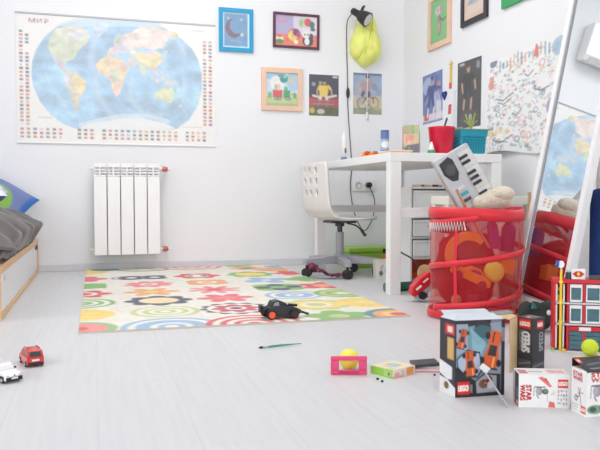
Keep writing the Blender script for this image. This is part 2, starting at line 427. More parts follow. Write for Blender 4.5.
# ---------------------------------------------------------------- radiator
t=thing('radiator','white five-section panel radiator on the wall below the world map','radiator',(.195,D,.0))
rx0,rw,rz0,rz1=-.205,.082,.105,.682
for k in range(5):
    m=MB(); x=rx0+k*rw; xc=x+rw/2
    m.bb((x+.003,-.125,rz0),(x+rw-.003,-.112,rz1-.085),RADW)                # front plate
    m.bb((x+.003,-.125,rz1-.026),(x+rw-.003,-.105,rz1),RADW)               # top lip
    m.bb((xc-.008,-.125,rz1-.085),(xc+.004,-.112,rz1-.026),RADW)
    for q in range(3):
        z=rz1-.078+q*.018
        m.box((xc,-.113,z),(rw-.006,.012,.008),RADW,Euler((R(35),0,0)))
    for dx in (-.030,0,.030): m.bb((xc+dx-.002,-.112,rz0+.01),(xc+dx+.002,-.04,rz1-.01),RADW)
    m.bb((xc-.02,-.09,rz0+.02),(xc+.02,-.06,rz1-.02),RADW)
    m.build('radiator_section',t,bevel=.004)
for z in (rz0+.03,rz1-.032):
    m=MB(); m.cyl((rx0+5*rw-.004,-.075,z),(rx0+5*rw+.018,-.075,z),.011,WHITEP)
    m.lathe([(.0,-.0)],(0,0,0),COPPER) if 0 else None
    m.cyl((rx0+5*rw+.016,-.075,z),(rx0+5*rw+.03,-.075,z),.016,COPPER,n=6)
    m.cyl((rx0+5*rw+.03,-.075,z),(rx0+5*rw+.052,-.075,z),.02,COPPER,r1=.012)
    m.cyl((rx0+5*rw+.045,-.075,z),(rx0+5*rw+.045,0,z),.009,WHITEP)
    m.cyl((rx0+5*rw+.05,-.075,z),(rx0+5*rw+.066,-.075,z),.008,WHITEP)
    m.build('valve',t)
    MB().cyl((rx0-.022,-.075,z),(rx0+.004,-.075,z),.010,WHITEP).build('end_plug',t)

# ---------------------------------------------------------------- pictures and posters
def on_back(x,z): return (x,D,z),0.
def on_right(y,z): return (W,y,z),R(-90)
def framed(name,label,cat,place,w,h,cv,fm,bw=.024,dp=.018,tilt=0.):
    loc,rz=place; t=thing(name,label,cat,loc,rz,'framed pictures on the walls'); t.rotation_euler[1]=tilt
    m=MB()
    m.prism([(-w/2,0),(w/2,0),(w/2-bw,bw),(-w/2+bw,bw)],(0,-dp,0),(1,0,0),(0,0,1),(0,dp-.001,0),fm)
    m.prism([(-w/2,h),(-w/2+bw,h-bw),(w/2-bw,h-bw),(w/2,h)],(0,-dp,0),(1,0,0),(0,0,1),(0,dp-.001,0),fm)
    m.prism([(-w/2,0),(-w/2+bw,bw),(-w/2+bw,h-bw),(-w/2,h)],(0,-dp,0),(1,0,0),(0,0,1),(0,dp-.001,0),fm)
    m.prism([(w/2,0),(w/2,h),(w/2-bw,h-bw),(w/2-bw,bw)],(0,-dp,0),(1,0,0),(0,0,1),(0,dp-.001,0),fm)
    m.build('picture_frame',t)
    m=MB(); m.bb((-w/2+bw-.003,-.008,bw-.003),(w/2-bw+.003,-.0015,h-bw+.003),WHITE)
    m.sheet(cv,(-w/2+bw-.002,-.0085,h-bw+.002),(w-2*bw+.004,0,0),(0,0,-(h-2*bw+.004))); m.build('picture_print',t)
    return t
def poster(name,label,place,w,h,cv,cat='poster',fn=None,group='unframed posters on the walls',tilt=0.):
    loc,rz=place; m=MB()
    m.bb((-w/2,-.0012,0),(w/2,-.0006,h),WHITE); m.sheet(cv,(-w/2,-.0016,h),(w,0,0),(0,0,-h))
    o=m.build(name,None,loc=loc,rz=rz); o.rotation_euler[1]=tilt
    return tag(o,label,cat,group)
BLUEF=mat('turquoise_frame',(40,158,206),.45,var=.04); PURF=mat('plum_frame',(96,52,72),.4,var=.06)
PINKW=mat('pinkish_wood',(236,198,172),.5,var=.05); BLKF=mat('black_frame',(46,46,54),.4,var=.05); GRNF=mat('green_frame',(56,164,96),.45,var=.04)
# moon
c=Canvas(44,56,(214,240,250),.78); c.rect(.07,.05,.93,.95,(108,160,206)); c.noise(.08,2,7)
c.ell(.42,.45,.30,.27,(128,96,120)); c.ell(.54,.38,.27,.22,(108,160,206)); c.ell(.24,.50,.06,.12,(150,104,110),.8)
for x,y,r in [(.22,.18,.035),(.70,.20,.04),(.72,.62,.06)]: c.ell(x,y,r,r*.8,(226,226,206),.85)
c.rect(.3,.80,.7,.83,(150,180,205))
framed('framed_picture','bright blue framed picture of a crescent moon, right of the world map','picture',on_back(.918,1.442),.232,.286,c,BLUEF,.026)
# toy animals still life (generic)
c=Canvas(64,46,(178,170,214),1.42); c.rect(.6,0,1,.6,(232,226,236)); c.ell(.55,.2,.12,.5,(222,212,232)); c.rect(0,.62,1,1,(240,128,96))
c.ell(.74,.22,.13,.17,(226,206,196)); c.ell(.78,.2,.09,.13,(224,74,84)); c.ell(.88,.28,.06,.12,(70,120,110)); c.ell(.62,.24,.05,.13,(160,206,140)); c.ell(.90,.42,.06,.06,(60,110,110))
c.rect(.08,.16,.28,.24,(206,120,170),.8); c.ell(.17,.18,.08,.05,(232,140,170))
c.ell(.46,.62,.15,.20,(232,96,90)); c.ell(.42,.66,.11,.17,(248,206,70)); c.ell(.50,.55,.08,.12,(130,52,140)); c.ell(.56,.62,.05,.1,(190,70,120)); c.ell(.36,.68,.04,.05,(250,226,120))
c.ell(.41,.68,.015,.02,(60,40,40)); c.ell(.50,.86,.05,.07,(250,240,220))
c.ell(.78,.80,.13,.18,(60,56,80)); c.ell(.74,.60,.09,.12,(240,240,236)); c.ell(.86,.66,.05,.11,(66,80,90)); c.ell(.76,.82,.06,.12,(240,240,236)); c.ell(.71,.60,.02,.03,(80,70,80)); c.ell(.78,.60,.02,.03,(80,70,80))
c.ell(.11,.80,.09,.12,(246,240,206)); c.ell(.11,.87,.10,.08,(90,150,70)); c.ell(.11,.70,.05,.05,(230,90,90)); c.ell(.30,.80,.05,.05,(236,100,80))
framed('framed_picture','dark plum framed cartoon picture of a yellow and a panda toy, beside the blue frame','picture',on_back(1.336,1.488),.328,.238,c,PURF,.016,tilt=R(.4))
# train
c=Canvas(50,50,(206,228,240)); c.rect(0,.72,1,1,(196,214,140)); c.ell(.2,.1,.25,.14,(150,200,232)); c.ell(.85,.25,.2,.3,(170,210,236)); c.ell(.35,.32,.22,.22,(244,238,240))
c.ell(.56,.18,.13,.13,(52,160,150)); c.ell(.48,.10,.10,.06,(90,170,170)); c.ell(.79,.22,.07,.07,(246,206,90)); c.ell(.60,.12,.05,.05,(150,220,220))
c.rect(.22,.52,.52,.74,(226,72,84)); c.rect(.28,.36,.34,.54,(150,200,140)); c.ell(.40,.44,.06,.1,(236,200,190)); c.rect(.55,.52,.76,.76,(70,170,110)); c.rect(.58,.42,.68,.54,(90,180,130)); c.rect(.78,.60,.9,.70,(220,190,110))
for x in (.32,.42,.66,.74): c.ell(x,.77,.055,.055,(96,110,120)); c.ell(x,.77,.025,.025,(220,220,210))
for x in (.10,.16,.88,.93): c.ell(x,.68,.03,.1,(110,180,110))
c.rect(0,.92,1,1,(170,196,150)); c.noise(.06,4,9)
framed('framed_picture','square light wood framed picture of a toy train and balloons','picture',on_back(1.235,1.061),.288,.288,c,PINKW,.032)
# player cards on the back wall (generic figures)
def figure(c,x,y,s,shirt,shorts,skin=(214,170,146),lean=0.,ball=None,sock=(230,230,230)):
    q=lambda a,b:(x+(a+lean*(b))*s/c.asp,y-b*s)
    c.line([q(-.10,.05),q(-.16,-.18),q(-.20,-.42)],.085*s,sock); c.line([q(.08,.05),q(.18,-.20),q(.16,-.44)],.085*s,sock)
    c.line([q(-.10,.05),q(-.15,-.14)],.13*s,shorts); c.line([q(.08,.05),q(.14,-.14)],.13*s,shorts)
    c.poly([q(-.19,.40),q(.19,.40),q(.15,.02),q(-.15,.02)],shirt)
    c.line([q(-.18,.37),q(-.30,.16),q(-.26,-.02)],.075*s,skin); c.line([q(.18,.37),q(.32,.20),q(.36,.02)],.075*s,skin)
    c.line([q(-.18,.37),q(-.25,.24)],.11*s,shirt); c.line([q(.18,.37),q(.27,.26)],.11*s,shirt)
    hx,hy=q(0,.53); c.ell(hx,hy,.085*s/c.asp,.11*s,skin); c.ell(hx,hy-.06*s,.085*s/c.asp,.06*s,(80,60,50))
    if ball: c.ell(ball[0],ball[1],.07*s/c.asp,.07*s,(240,240,240)); c.ell(ball[0],ball[1],.03*s/c.asp,.03*s,(90,90,90))
c=Canvas(44,56,(58,60,84),.77); c.rect(0,.56,1,.78,(176,62,74)); c.rect(0,.78,1,1,(96,104,70)); c.rect(.06,.62,.9,.66,(206,120,130),.6); c.noise(.15,6,8)
c.ell(.16,.24,.07,.05,(170,176,196),.7); c.ell(.38,.2,.05,.04,(190,190,200),.7); c.rect(.80,.03,.97,.07,(220,220,226)); c.line([(.14,.52),(.36,.55)],.05,(226,220,210)); c.line([(.62,.55),(.92,.5)],.05,(226,220,210))
figure(c,.5,.50,.6,(236,196,60),(226,214,196),(196,150,120),.05,sock=(120,130,120)); c.ell(.5,.40,.15,.14,(240,206,70)); c.ell(.11,.88,.09,.07,(216,186,84)); c.ell(.40,.90,.13,.06,(206,200,190)); c.rect(.1,.70,.85,.73,(206,160,150),.6)
poster('sports_poster','small dark poster of a figure in yellow above a red band, under the plum frame',on_back(1.539,1.036),.217,.284,c)
c=Canvas(44,58,(150,170,200),.75); c.rect(0,.55,1,1,(206,196,160)); c.rect(0,0,1,.06,(90,110,170)); c.rect(0,.86,1,1,(150,160,130)); c.noise(.12,9,7); c.ell(.25,.5,.2,.3,(176,176,190),.6)
c.ring(.34,.74,.20,.15,.16,(96,92,100)); c.ring(.72,.72,.18,.15,.16,(106,100,110))
c.line([(.34,.74),(.48,.58),(.70,.60),(.72,.72)],.03,(120,60,70)); figure(c,.46,.46,.62,(186,150,160),(90,84,104),(206,180,170),.10,sock=(190,170,160)); c.ell(.76,.34,.10,.09,(120,140,180),.7)
c.rect(.70,.80,.95,.9,(196,180,120),.7)
poster('sports_poster','small pale poster of a cyclist, below the yellow wall lamp',on_back(1.865,1.057),.217,.29,c)
# right wall
c=Canvas(44,52,(118,200,120),.85); c.noise(.05,3,6); c.ell(.5,.62,.12,.24,(160,130,130)); c.ell(.44,.28,.20,.10,(206,196,196)); c.ell(.62,.26,.08,.12,(176,160,160)); c.line([(.5,.45),(.72,.55),(.86,.5)],.05,(116,96,100)); c.ell(.47,.66,.07,.13,(196,160,150)); c.ell(.42,.27,.03,.02,(70,60,60))
framed('framed_picture','light wood framed drawing of a grey creature on bright green','picture',on_right(4.113,1.434),.300,.345,c,PINKW,.034)
c=Canvas(40,50,(232,196,170),.8); c.rect(.1,.08,.9,.9,(228,206,190)); c.ell(.5,.66,.3,.08,(170,180,196),.9); c.ell(.42,.58,.12,.10,(196,180,180)); c.line([(.2,.70),(.6,.62),(.8,.52)],.03,(120,130,150)); c.ell(.5,.3,.2,.16,(240,216,190))
framed('framed_picture','black framed peach coloured drawing high on the right wall','picture',on_right(3.682,1.488),.290,.36,c,BLKF,.03)
c=Canvas(40,50,(60,170,100),.8); c.rect(.0,.0,1,1,(250,250,246)); c.ell(.5,.5,.3,.3,(150,206,120)); c.ell(.35,.8,.2,.1,(240,220,120))
framed('framed_picture','green framed picture cut off by the top edge, nearest to the mirror','picture',on_right(3.236,1.488),.296,.36,c,GRNF,.042)
c=Canvas(44,52,(96,120,196),.9); c.noise(.3,12,7); c.ell(.3,.25,.3,.18,(176,196,236),.8); c.ell(.7,.6,.2,.2,(190,206,240),.7); c.rect(0,.82,1,.97,(226,214,232)); c.rect(.08,.80,.32,.94,(206,60,90)); c.rect(.7,.6,.95,.95,(236,226,232),.8)
figure(c,.45,.55,.75,(52,70,150),(50,60,130),(196,140,110),.1); c.ell(.82,.30,.1,.1,(206,150,130),.8); c.line([(.1,.5),(.5,.3),(.9,.35)],.07,(60,72,140))
poster('sports_poster','blue football poster behind the pencil cup, nearest the room corner',on_right(4.214,.962),.280,.325,c,tilt=R(-1.2))
c=Canvas(44,62,(62,60,66),.72); c.noise(.25,15,6); c.rect(.1,.03,.3,.06,(220,220,220)); c.rect(.80,.06,.93,.16,(150,150,156)); c.ell(.5,.85,.4,.1,(90,84,84),.7)
figure(c,.46,.45,.62,(34,36,44),(38,40,48),(206,160,130),.03,ball=(.58,.86),sock=(200,160,140))
poster('sports_poster','tall black poster of a football player in black kit',on_right(3.748,.885),.276,.40,c,tilt=R(.6))
# star ribbon, heart magnet, paper stickers
def wall_bit(name,label,cat,y,z,shapes,dp=.006):
    m=MB()
    for i,(poly,mm) in enumerate(shapes): m.prism(poly,(0,-dp-.0012*i,0),(1,0,0),(0,0,1),(0,dp-.0005+.0006*i,0),mm)
    o=m.build(name,loc=(W,y,z),rz=R(-90)); return tag(o,label,cat)
GOLD=mat('gold_foil',(232,200,112),.4,metal=.2,var=.08); PINKS=mat('pink_sticker',(226,90,110),.5,var=.1)
star=[((.028 if i%2==0 else .012)*math.sin(PI*i/5),.14+(.028 if i%2==0 else .012)*math.cos(PI*i/5)) for i in range(10)]
wall_bit('star_ribbon','gold star ribbon hanging left of the black player poster','ornament',3.965,1.155,[(star,GOLD),([(-.014,.02),(.010,.02),(.012,.13),(-.008,.13)],GOLD),([(-.016,-.005),(.006,-.005),(.010,.03),(-.014,.03)],PINKS)])
heart=[(.03*math.sin(a)**3*.95,.03*(13*math.cos(a)-5*math.cos(2*a)-2*math.cos(3*a)-math.cos(4*a))/16) for a in [2*PI*i/24 for i in range(24)]]
wall_bit('heart_magnet','small dark blue heart stuck between the blue and black posters','magnet',4.045,1.118,[(heart,NAVY)],.01)
wall_bit('paper_sticker','small red and white paper sticker above the red cup','sticker',3.975,.94,[([(-.03,.0),(.02,.0),(.03,.12),(-.02,.12)],WHITE),([(-.024,.05),(.016,.05),(.022,.11),(-.016,.11)],PINKS)],.003)
wall_bit('paper_figure','pale translucent paper figure stuck left of the black player poster','sticker',3.915,.88,[([(-.025,0),(.025,0),(.03,.1),(.012,.2),(.02,.25),(-.012,.25),(-.01,.2),(-.03,.1)],mat('pale_paper',(222,224,230),.6,var=.03))],.003)

# doodle poster: a curling sheet full of small coloured drawings
c=Canvas(190,150,(246,246,246),1.27); rnd=random.Random(21)
pal=[(96,150,190),(60,120,150),(120,170,140),(236,140,110),(236,200,110),(150,150,190),(110,110,150),(226,120,130),(86,170,170),(170,190,210),(70,80,110),(200,170,140)]
for i in range(560):
    x=rnd.uniform(.03,.97); y=rnd.uniform(.05,.97); q=rnd.choice(pal); k=rnd.random(); r=rnd.uniform(.008,.028)
    if k<.3: c.ell(x,y,r,r*rnd.uniform(.3,.9),q,rnd.uniform(.3,.65))
    elif k<.68: c.rect(x,y,x+r*rnd.uniform(.5,2.4),y+r*rnd.uniform(.4,1.2),q,rnd.uniform(.35,.75))
    elif k<.9:
        p=[(x,y)]
        for j in range(rnd.randint(2,5)): p.append((p[-1][0]+rnd.uniform(-.035,.035),p[-1][1]+rnd.uniform(-.03,.03)))
        c.line(p,rnd.uniform(.004,.009),q,.6)
    else: c.ring(x,y,r*1.2,r*1.3,.3,q,.8)
c.rect(.05,.16,.11,.30,(240,130,120),.85); c.ell(.10,.02,.05,.05,(84,96,150),.85)
for i in range(14): c.rect(.18+i*.045,.03+.03*math.sin(i),.20+i*.045,.13+.02*math.cos(2*i),pal[i%len(pal)],.7)
c.poly([(.60,.12),(.63,-.02),(.66,.12)],(240,110,80)); c.ell(.88,.10,.08,.08,(150,190,220),.8); c.ell(.80,.62,.05,.08,(120,110,180),.7)
for x0,y0,x1,y1 in [(.16,.42,.36,.40),(.18,.46,.34,.45),(.50,.25,.60,.24),(.62,.42,.78,.43),(.18,.88,.34,.84),(.36,.6,.46,.58),(.14,.86,.32,.90)]: c.line([(x0,y0),(x0*.6+x1*.4,y0+.03),(x1,y1)],.014,(70,80,104),.8)
for x,y in [(.10,.82),(.16,.78),(.22,.76),(.08,.76),(.3,.78)]: c.ell(x,y,.03,.03,(244,206,120),.7)
def curl(p,u,v):
    b=sstep(.75,1,v); return Vector((p.x, p.y-.004-.02*b*(.6+.4*math.sin(u*9))-.012*max(0,math.sin(u*5+1))*v, p.z+.016*b*math.sin(u*7)+.035*u*(1-v)))
m=MB(); m.sheet(c,(-.37,-.001,.50),(.74,0,0),(0,0,-.515),fn=curl)
o=m.build('doodle_poster',loc=(W,3.175,.72),rz=R(-90),solid=.0006); tag(o,'large white poster crowded with small colourful doodles, behind the mirror','poster')

# ---------------------------------------------------------------- air conditioner above the map (seen in the mirror)
t=thing('air_conditioner','white wall air conditioner above the map, seen in the mirror','air conditioner',(.16,D,1.93))
m=MB(); m.prism([(0,.02),(-.10,0),(-.135,.04),(-.14,.27),(-.125,.29),(0,.29)],(-.46,0,0),(0,1,0),(0,0,1),(.92,0,0),mat('glossy_white',(250,250,250),.2,var=.005)); m.build('casing',t,bevel=.012,seg=3)
MB().box((0,-.119,.013),(.84,.045,.006),LGREY,Euler((R(-50),0,0))).build('vent_flap',t)

# ---------------------------------------------------------------- lamps on the back wall
t=thing('wall_lamp','yellow leaf-shaped plastic wall lamp with a white pull cord','lamp',(1.83,D,1.39))
m=MB(); 
def lobe(cx,cz,rx,rz,d,rot): m.ell((cx,-.02,cz),(rx,d,rz),LEMON,28,16,Euler((0,rot,0)))
lobe(.005,.16,.088,.165,.105,0); lobe(-.035,.155,.066,.115,.105,R(14)); lobe(.048,.15,.066,.125,.105,R(-12)); lobe(.012,.085,.068,.07,.10,0); lobe(.022,.275,.062,.10,.09,R(-12))
for v in range(len(m.v)): m.v[v].y=min(m.v[v].y,-.001)
m.build('lamp_shade',t)
MB().tube(bez([(.03,-.10,.335),(.022,-.122,.28),(.0,-.122,.18),(-.03,-.11,.07)],16),.0035,mat('lemon_vein',(206,216,72),.5)).build('leaf_vein',t)
MB().cyl((.025,-.03,.03),(.028,-.008,-.32),.0022,WHITEP,n=6).build('pull_cord',t)
MB().lathe([(.0,.0),(.009,.002),(.010,.03),(.007,.055),(0,.058)],(.028,-.012,-.375),WHITEP,12).build('pull_knob',t)
t=thing('clip_lamp','black clip-on spotlight with a dark cord, clamped over the yellow wall lamp','lamp',(1.78,D,1.62))
m=MB(); a=Vector((-.072,-.105,.130)); b=Vector((.012,-.185,.052)); d=(b-a).normalized()
def along(f): return a+(b-a)*f
m.tube([along(0),along(.06),along(.35),along(.42),along(.55),along(.8),along(1)],[.018,.023,.025,.028,.040,.048,.052],BLACK,24); m.build('lamp_head',t)
MB().tube([along(1.0)-d*.006,along(1.03)],[.045,.04],LGREY,24).build('reflector',t)
m=MB(); m.tube([along(.5)+Vector((.02,.02,.03)),Vector((.03,-.10,.09)),Vector((.05,-.08,.115))],.009,BLACK,8); m.box((.045,-.06,.125),(.035,.10,.022),BLACK,Euler((R(10),R(25),0))); m.box((.02,-.06,.155),(.022,.09,.014),BLACK,Euler((R(-14),R(-35),0))); m.box((.075,-.03,.10),(.05,.06,.012),BLACK,Euler((0,R(40),0))); m.build('clamp',t,bevel=.003)
m=MB(); m.tube(bez([(-.085,-.125,.10),(-.082,-.03,.06),(-.075,-.006,-.1),(-.068,-.006,-.33),(-.066,-.006,-.5),(-.048,-.006,-.75),(-.035,-.006,-.94),(-.045,-.006,-1.06),(-.035,-.02,-1.2),(.0,-.03,-1.32),(.06,-.02,-1.39),(.12,-.02,-1.30),(.13,-.03,-1.17),(.085,-.035,-1.068)],60),.0032,CORD,6); m.build('cord',t)
MB().ell((-.0665,-.012,-.42),(.013,.011,.038),BLACK,14,10).build('cord_switch',t)
m=MB(); m.cyl((.085,-.018,-1.065),(.085,-.052,-1.065),.019,BLACK,n=18); m.cyl((.085,-.052,-1.065),(.085,-.06,-1.065),.010,BLACK); m.build('plug',t)
t=thing('wall_socket','white double wall socket under the desk with a black plug in it','socket',(1.835,D,.513))
MB().bb((-.085,-.012,0),(.085,-.0006,.085),WHITEP).build('cover_plate',t,bevel=.004)
for x in (-.042,.030):
    m=MB(); m.lathe([(.024,0),(.024,.004),(.018,.004),(.018,0),(0,0)],(0,0,0),LGREY,20)
    m.v=[Vector((x+p.x,-.0125-p.z,.0425+p.y)) for p in m.v]; m.build('socket_outlet',t)

# ---------------------------------------------------------------- rug
def paint_rug():
    c=Canvas(230,390,(236,231,220),1.24/2.14,fade=False)
    UW,VH=1.24,2.14
    def at(u,y): return u/UW, (4.64-y)/VH          # metres on the rug -> canvas
    rr=lambda r:r/VH
    RED=(222,72,82); PK=(238,126,136); OR=(240,166,96); NV=(52,62,96); GN=(124,184,96); YL=(244,214,110); BL=(146,186,220); PG=(196,208,140); TE=(70,140,150); PINK_=(240,150,150); W_=(240,236,226)
    def rings(u,y,r,cols):
        r*=.9
        x,v=at(u,y)
        for i,q in enumerate(cols):
            k=r*(1-i/len(cols)); c.ell(x,v,k/UW,k/VH,q)
    def fl(u,y,r,n,col,core=None,ck=.4,k=.35,ph=0,p=1.):
        r*=.92; x,v=at(u,y); c.flower(x,v,rr(r),n,col,k,ph,p)
        if core: c.ell(x,v,r*ck/UW,r*ck/VH,core)
    rows=[2.56,2.86,3.17,3.47,3.78,4.10,4.43,4.63]
    # left edge, half motifs
    rings(0,rows[0],.15,[(150,190,130),(238,140,140),(238,140,140),RED]); rings(0,rows[1],.15,[YL]); rings(0,rows[2],.16,[GN,W_,GN,W_,GN,PG])
    fl(0,rows[3],.15,6,RED,W_,.5); rings(0,rows[3],.05,[RED]); rings(0,rows[4],.13,[GN]); c.rect(0,at(0,rows[4]+.10)[1],.09,at(0,rows[4]-.10)[1],GN); fl(0,rows[5],.14,5,(232,96,110)); rings(0,rows[6]+.05,.15,[YL]); rings(.12,4.62,.10,[TE])
    # second column
    rings(.32,2.52,.20,[BL,W_,BL,BL,W_,BL,W_]); rings(.33,rows[1],.155,[PG,W_,PG,W_,PG,W_])
    fl(.33,rows[2],.165,8,NV,(246,222,176),.58,.22); fl(.32,rows[3],.15,6,OR,YL,.25,.6); fl(.33,rows[4],.145,8,PK,W_,.35,.3,.2); rings(.33,rows[4],.025,[RED])
    x,v=at(.32,rows[5])
    for dx in (-.065,.065):
        for dy in (-.055,.055): c.ell(x+dx/UW,v+dy/VH,.07/UW,.04/VH,NV)
    c.rect(x-.13/UW,v-.012,x+.13/UW,v+.012,NV); c.ring(x-.15/UW,v,.028/UW,.05/VH,.45,NV); c.ell(x-.065/UW,v,.03/UW,.03/VH,W_); c.ell(x+.065/UW,v,.03/UW,.03/VH,W_)
    rings(.36,4.64,.22,[TE,W_,YL,W_,BL,YL])
    # third column
    rings(.62,2.50,.20,[RED,W_,RED,W_,RED,W_,RED]); fl(.62,rows[1],.165,12,NV,W_,.80,.18); fl(.62,rows[1],.115,8,(206,66,96),W_,.42,.3); rings(.62,rows[1],.03,[NV])
    fl(.63,rows[2],.145,6,(232,96,108),PK,.4,.5); fl(.63,rows[3],.15,8,PK,RED,.3,.7,.2); fl(.64,rows[4],.14,4,OR,W_,.42,.25,.78); rings(.64,rows[4],.035,[OR])
    fl(.63,rows[5],.15,6,RED,W_,.5,.25); 
    for dx in (-.04,.04): c.ell(at(.63+dx,0)[0],at(0,rows[5])[1],.02/UW,.03/VH,NV)
    rings(.67,4.64,.22,[PK,W_,PK,W_,PK,W_])
    # fourth column
    fl(.97,rows[0],.15,5,GN,PG,.3,.35,.3); fl(.97,rows[1],.165,10,PG,YL,.72,.16); rings(.97,rows[1],.075,[W_,PG,PG]); 
    rings(.96,rows[2],.155,[BL,W_,BL,BL,W_,BL]); fl(.96,rows[3],.165,4,GN,None,0,.35,.78); fl(.96,rows[3],.14,4,NV,GN,.35,.6); fl(.97,rows[4],.15,4,BL,W_,.2,.55,.4)
    fl(.95,rows[5],.16,8,GN,YL,.62,.2); fl(1.0,4.45,.12,6,OR,TE,.35); rings(.98,4.64,.10,[GN])
    # right edge
    rings(1.21,rows[0]-.02,.15,[TE,OR,(244,200,120),RED]); rings(1.20,rows[1],.15,[YL,YL,(246,224,140)]); rings(1.20,rows[2],.155,[GN,PG,GN,PG,W_]); fl(1.20,rows[3],.15,5,RED,(244,160,110),.4,.4)
    fl(1.20,rows[4],.14,4,GN,None,0,.3); fl(1.22,rows[5],.14,6,RED,None,0,.3); rings(1.15,4.32,.12,[OR]); rings(1.22,4.5,.1,[BL])
    c.noise(.06,4,60); c.a=c.a*.84+.16*np.array(s2l((238,233,226))); return c
t=MB(); cv=paint_rug()
t.bb((-.06,2.498,.0),(1.18,4.64,.0068),mat('rug_backing',(206,200,188),.95,var=.05))
t.sheet(cv,(-.06,4.64,.0073),(1.24,0,0),(0,-2.142,0),WEAVE)
o=t.build('rug'); o.rotation_euler=(0,0,0); tag(o,'cream rug with rows of bright retro flowers and circles on the white floor','rug')

# ---------------------------------------------------------------- bed
t=thing('bed','low birch bed with a white drawer front at the left edge','bed',(-.345,2.83,0))
L=1.825; HB=.212
m=MB(); m.bb((-.022,0,HB-.034),(0,L,HB),BIRCH); m.bb((-.022,0,0),(0,L,.022),BIRCH); m.bb((-.022,0,.022),(0,.03,HB-.034),BIRCH); m.bb((-.022,L-.02,.022),(0,L,HB-.034),BIRCH); m.bb((-.9,.0,0),(-.022,.022,HB),BIRCH); m.bb((-.9,L-.02,0),(-.022,L,HB),BIRCH); m.bb((-.92,0,0),(-.9,L,HB),BIRCH); m.bb((-.9,.022,.15),(-.022,L-.02,.165),BIRCH); m.build('bed_frame',t,bevel=.002)
m=MB(); m.bb((-.020,.032,.024),(-.006,L-.022,HB-.036),mat('laminate_white',(236,236,238),.35,var=.01)); dr=m.build('drawer_front',t,bevel=.001)
m=MB(); m.prism([(.05,HB-.037),(.20,HB-.037),(.185,HB-.075),(.07,HB-.075)],(-.0058,0,0),(0,1,0),(0,0,1),(.003,0,0),WHITE); m.cyl((-.004,.12,HB-.058),(.003,.12,HB-.058),.012,LGREY); m.build('latch_plate',dr)
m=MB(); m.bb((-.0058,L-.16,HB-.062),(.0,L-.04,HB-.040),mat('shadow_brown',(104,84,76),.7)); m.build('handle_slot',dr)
m=MB(); m.bb((-.895,.03,.166),(-.03,L-.03,HB+.03),WHITE); m.build('mattress',t,bevel=.02,seg=3)
# duvet
GD=mat('grey_duvet',(106,101,101),.95,var=.24,scale=14,bump=.25,bscale=40,sheen=.3)
m=MB(); nu,nv=70,110; vs=[];fs=[]
for j in range(nv+1):
    for i in range(nu+1):
        u=i/nu; v=j/nv
        y=2.875+v*1.42; ex=.03*math.sin(v*17)+.018*math.sin(v*41+1)
        a=u*1.0
        # cross-section: flat top falling over the edge towards +x
        tq=sstep(.45,1.,u)
        top=.418+.012*math.sin(v*5+1)+.014*math.sin(v*11+u*4)+.010*math.sin(v*23-u*9)
        if u<.55: x=-1.22+.70*u/.55; z=top
        elif u<.85: q=(u-.55)/.30; x=-.52+.205*q+.5*ex*q; z=top-(top-.315)*q**1.3
        else: q=(u-.85)/.15; x=-.315+.5*ex*(1-q)-.02*q; z=.315-(.315-.232)*q
        fold=math.sin(v*52+u*9+1.5*math.sin(v*9))*.5+math.sin(v*29-u*6+2)*.5
        x+=.024*fold*sstep(.5,.8,u)*(1-.7*sstep(.85,1,u)); z+=.024*fold*(1-tq*.5)*sstep(.1,.4,u)*(1-sstep(.85,1,u))
        e=sstep(0,.05,v)*sstep(0,.05,1-v); z=.236+(z-.236)*(.35+.65*e)
        vs.append((x,y,max(.2315,z)))
for j in range(nv):
    for i in range(nu): fs.append((j*(nu+1)+i,j*(nu+1)+i+1,(j+1)*(nu+1)+i+1,(j+1)*(nu+1)+i))
m.add(vs,fs,GD,True); o=m.build('duvet',solid=.012); tag(o,'rumpled dark grey duvet spread over the bed','duvet')
def pillow(name,label,loc,rot,sx,sy,th,cv,back):
    m=MB(); n=26
    def S(u,v,s):
        a=2*u-1;b=2*v-1; t=max(0,(1-abs(a)**3))**.6*max(0,(1-abs(b)**3))**.6
        px=a*sx/2*(1-.07*(1-a*a)*0-.06*(1-abs(a)**2)*0-.07*(1-b*b)*abs(a)**3); py=b*sy/2*(1-.07*(1-a*a)*abs(b)**3)
        return Vector((px,py,s*t*th/2+.006*math.sin(a*7+b*5)*t))
    m.sheet(cv,(0,0,0),(1,0,0),(0,1,0),CLOTHP,fn=lambda p,u,v:S(u,1-v,1),smooth=True)
    vs=[S(i/n,j/n,-1) for j in range(n+1) for i in range(n+1)]
    m.add(vs,[(j*(n+1)+i,(j+1)*(n+1)+i,(j+1)*(n+1)+i+1,j*(n+1)+i+1) for j in range(n) for i in range(n)],back,True)
    o=m.build(name); o.location=loc; o.rotation_euler=rot; return tag(o,label,'pillow')
BPIL=mat('blue_cotton',(92,112,168),.95,var=.06,sheen=.3)
c=Canvas(60,50,(122,138,188),1.2,fade=False); c.noise(.12,2,6); c.ell(.70,.60,.17,.34,(140,186,92)); c.rect(0,.0,1,.06,(120,150,206)); c.rect(.95,0,1,1,(70,120,196))
pillow('pillow','blue pillow with a green circle standing against the wall','',(0,0,0),.6,.46,.16,c,BPIL) if 0 else None
o=pillow('pillow','blue pillow with a green circle, propped up at the head of the bed',(-.70,4.46,.512),Euler((R(41),R(28),R(-6))),.70,.36,.16,c,BPIL)
c=Canvas(40,40,(214,222,236),1,fade=False)
rnd=random.Random(4)
for i in range(40): c.ell(rnd.random(),rnd.random(),.05,.05,rnd.choice([(90,110,180),(120,140,200),(236,236,240),(150,150,170)]),.8)
pillow('pillow','white and blue patterned pillow lying on the grey duvet, mostly cut off by the frame',(-.615,4.02,.492),Euler((R(4),R(2),R(6))),.34,.32,.11,c,BPIL)

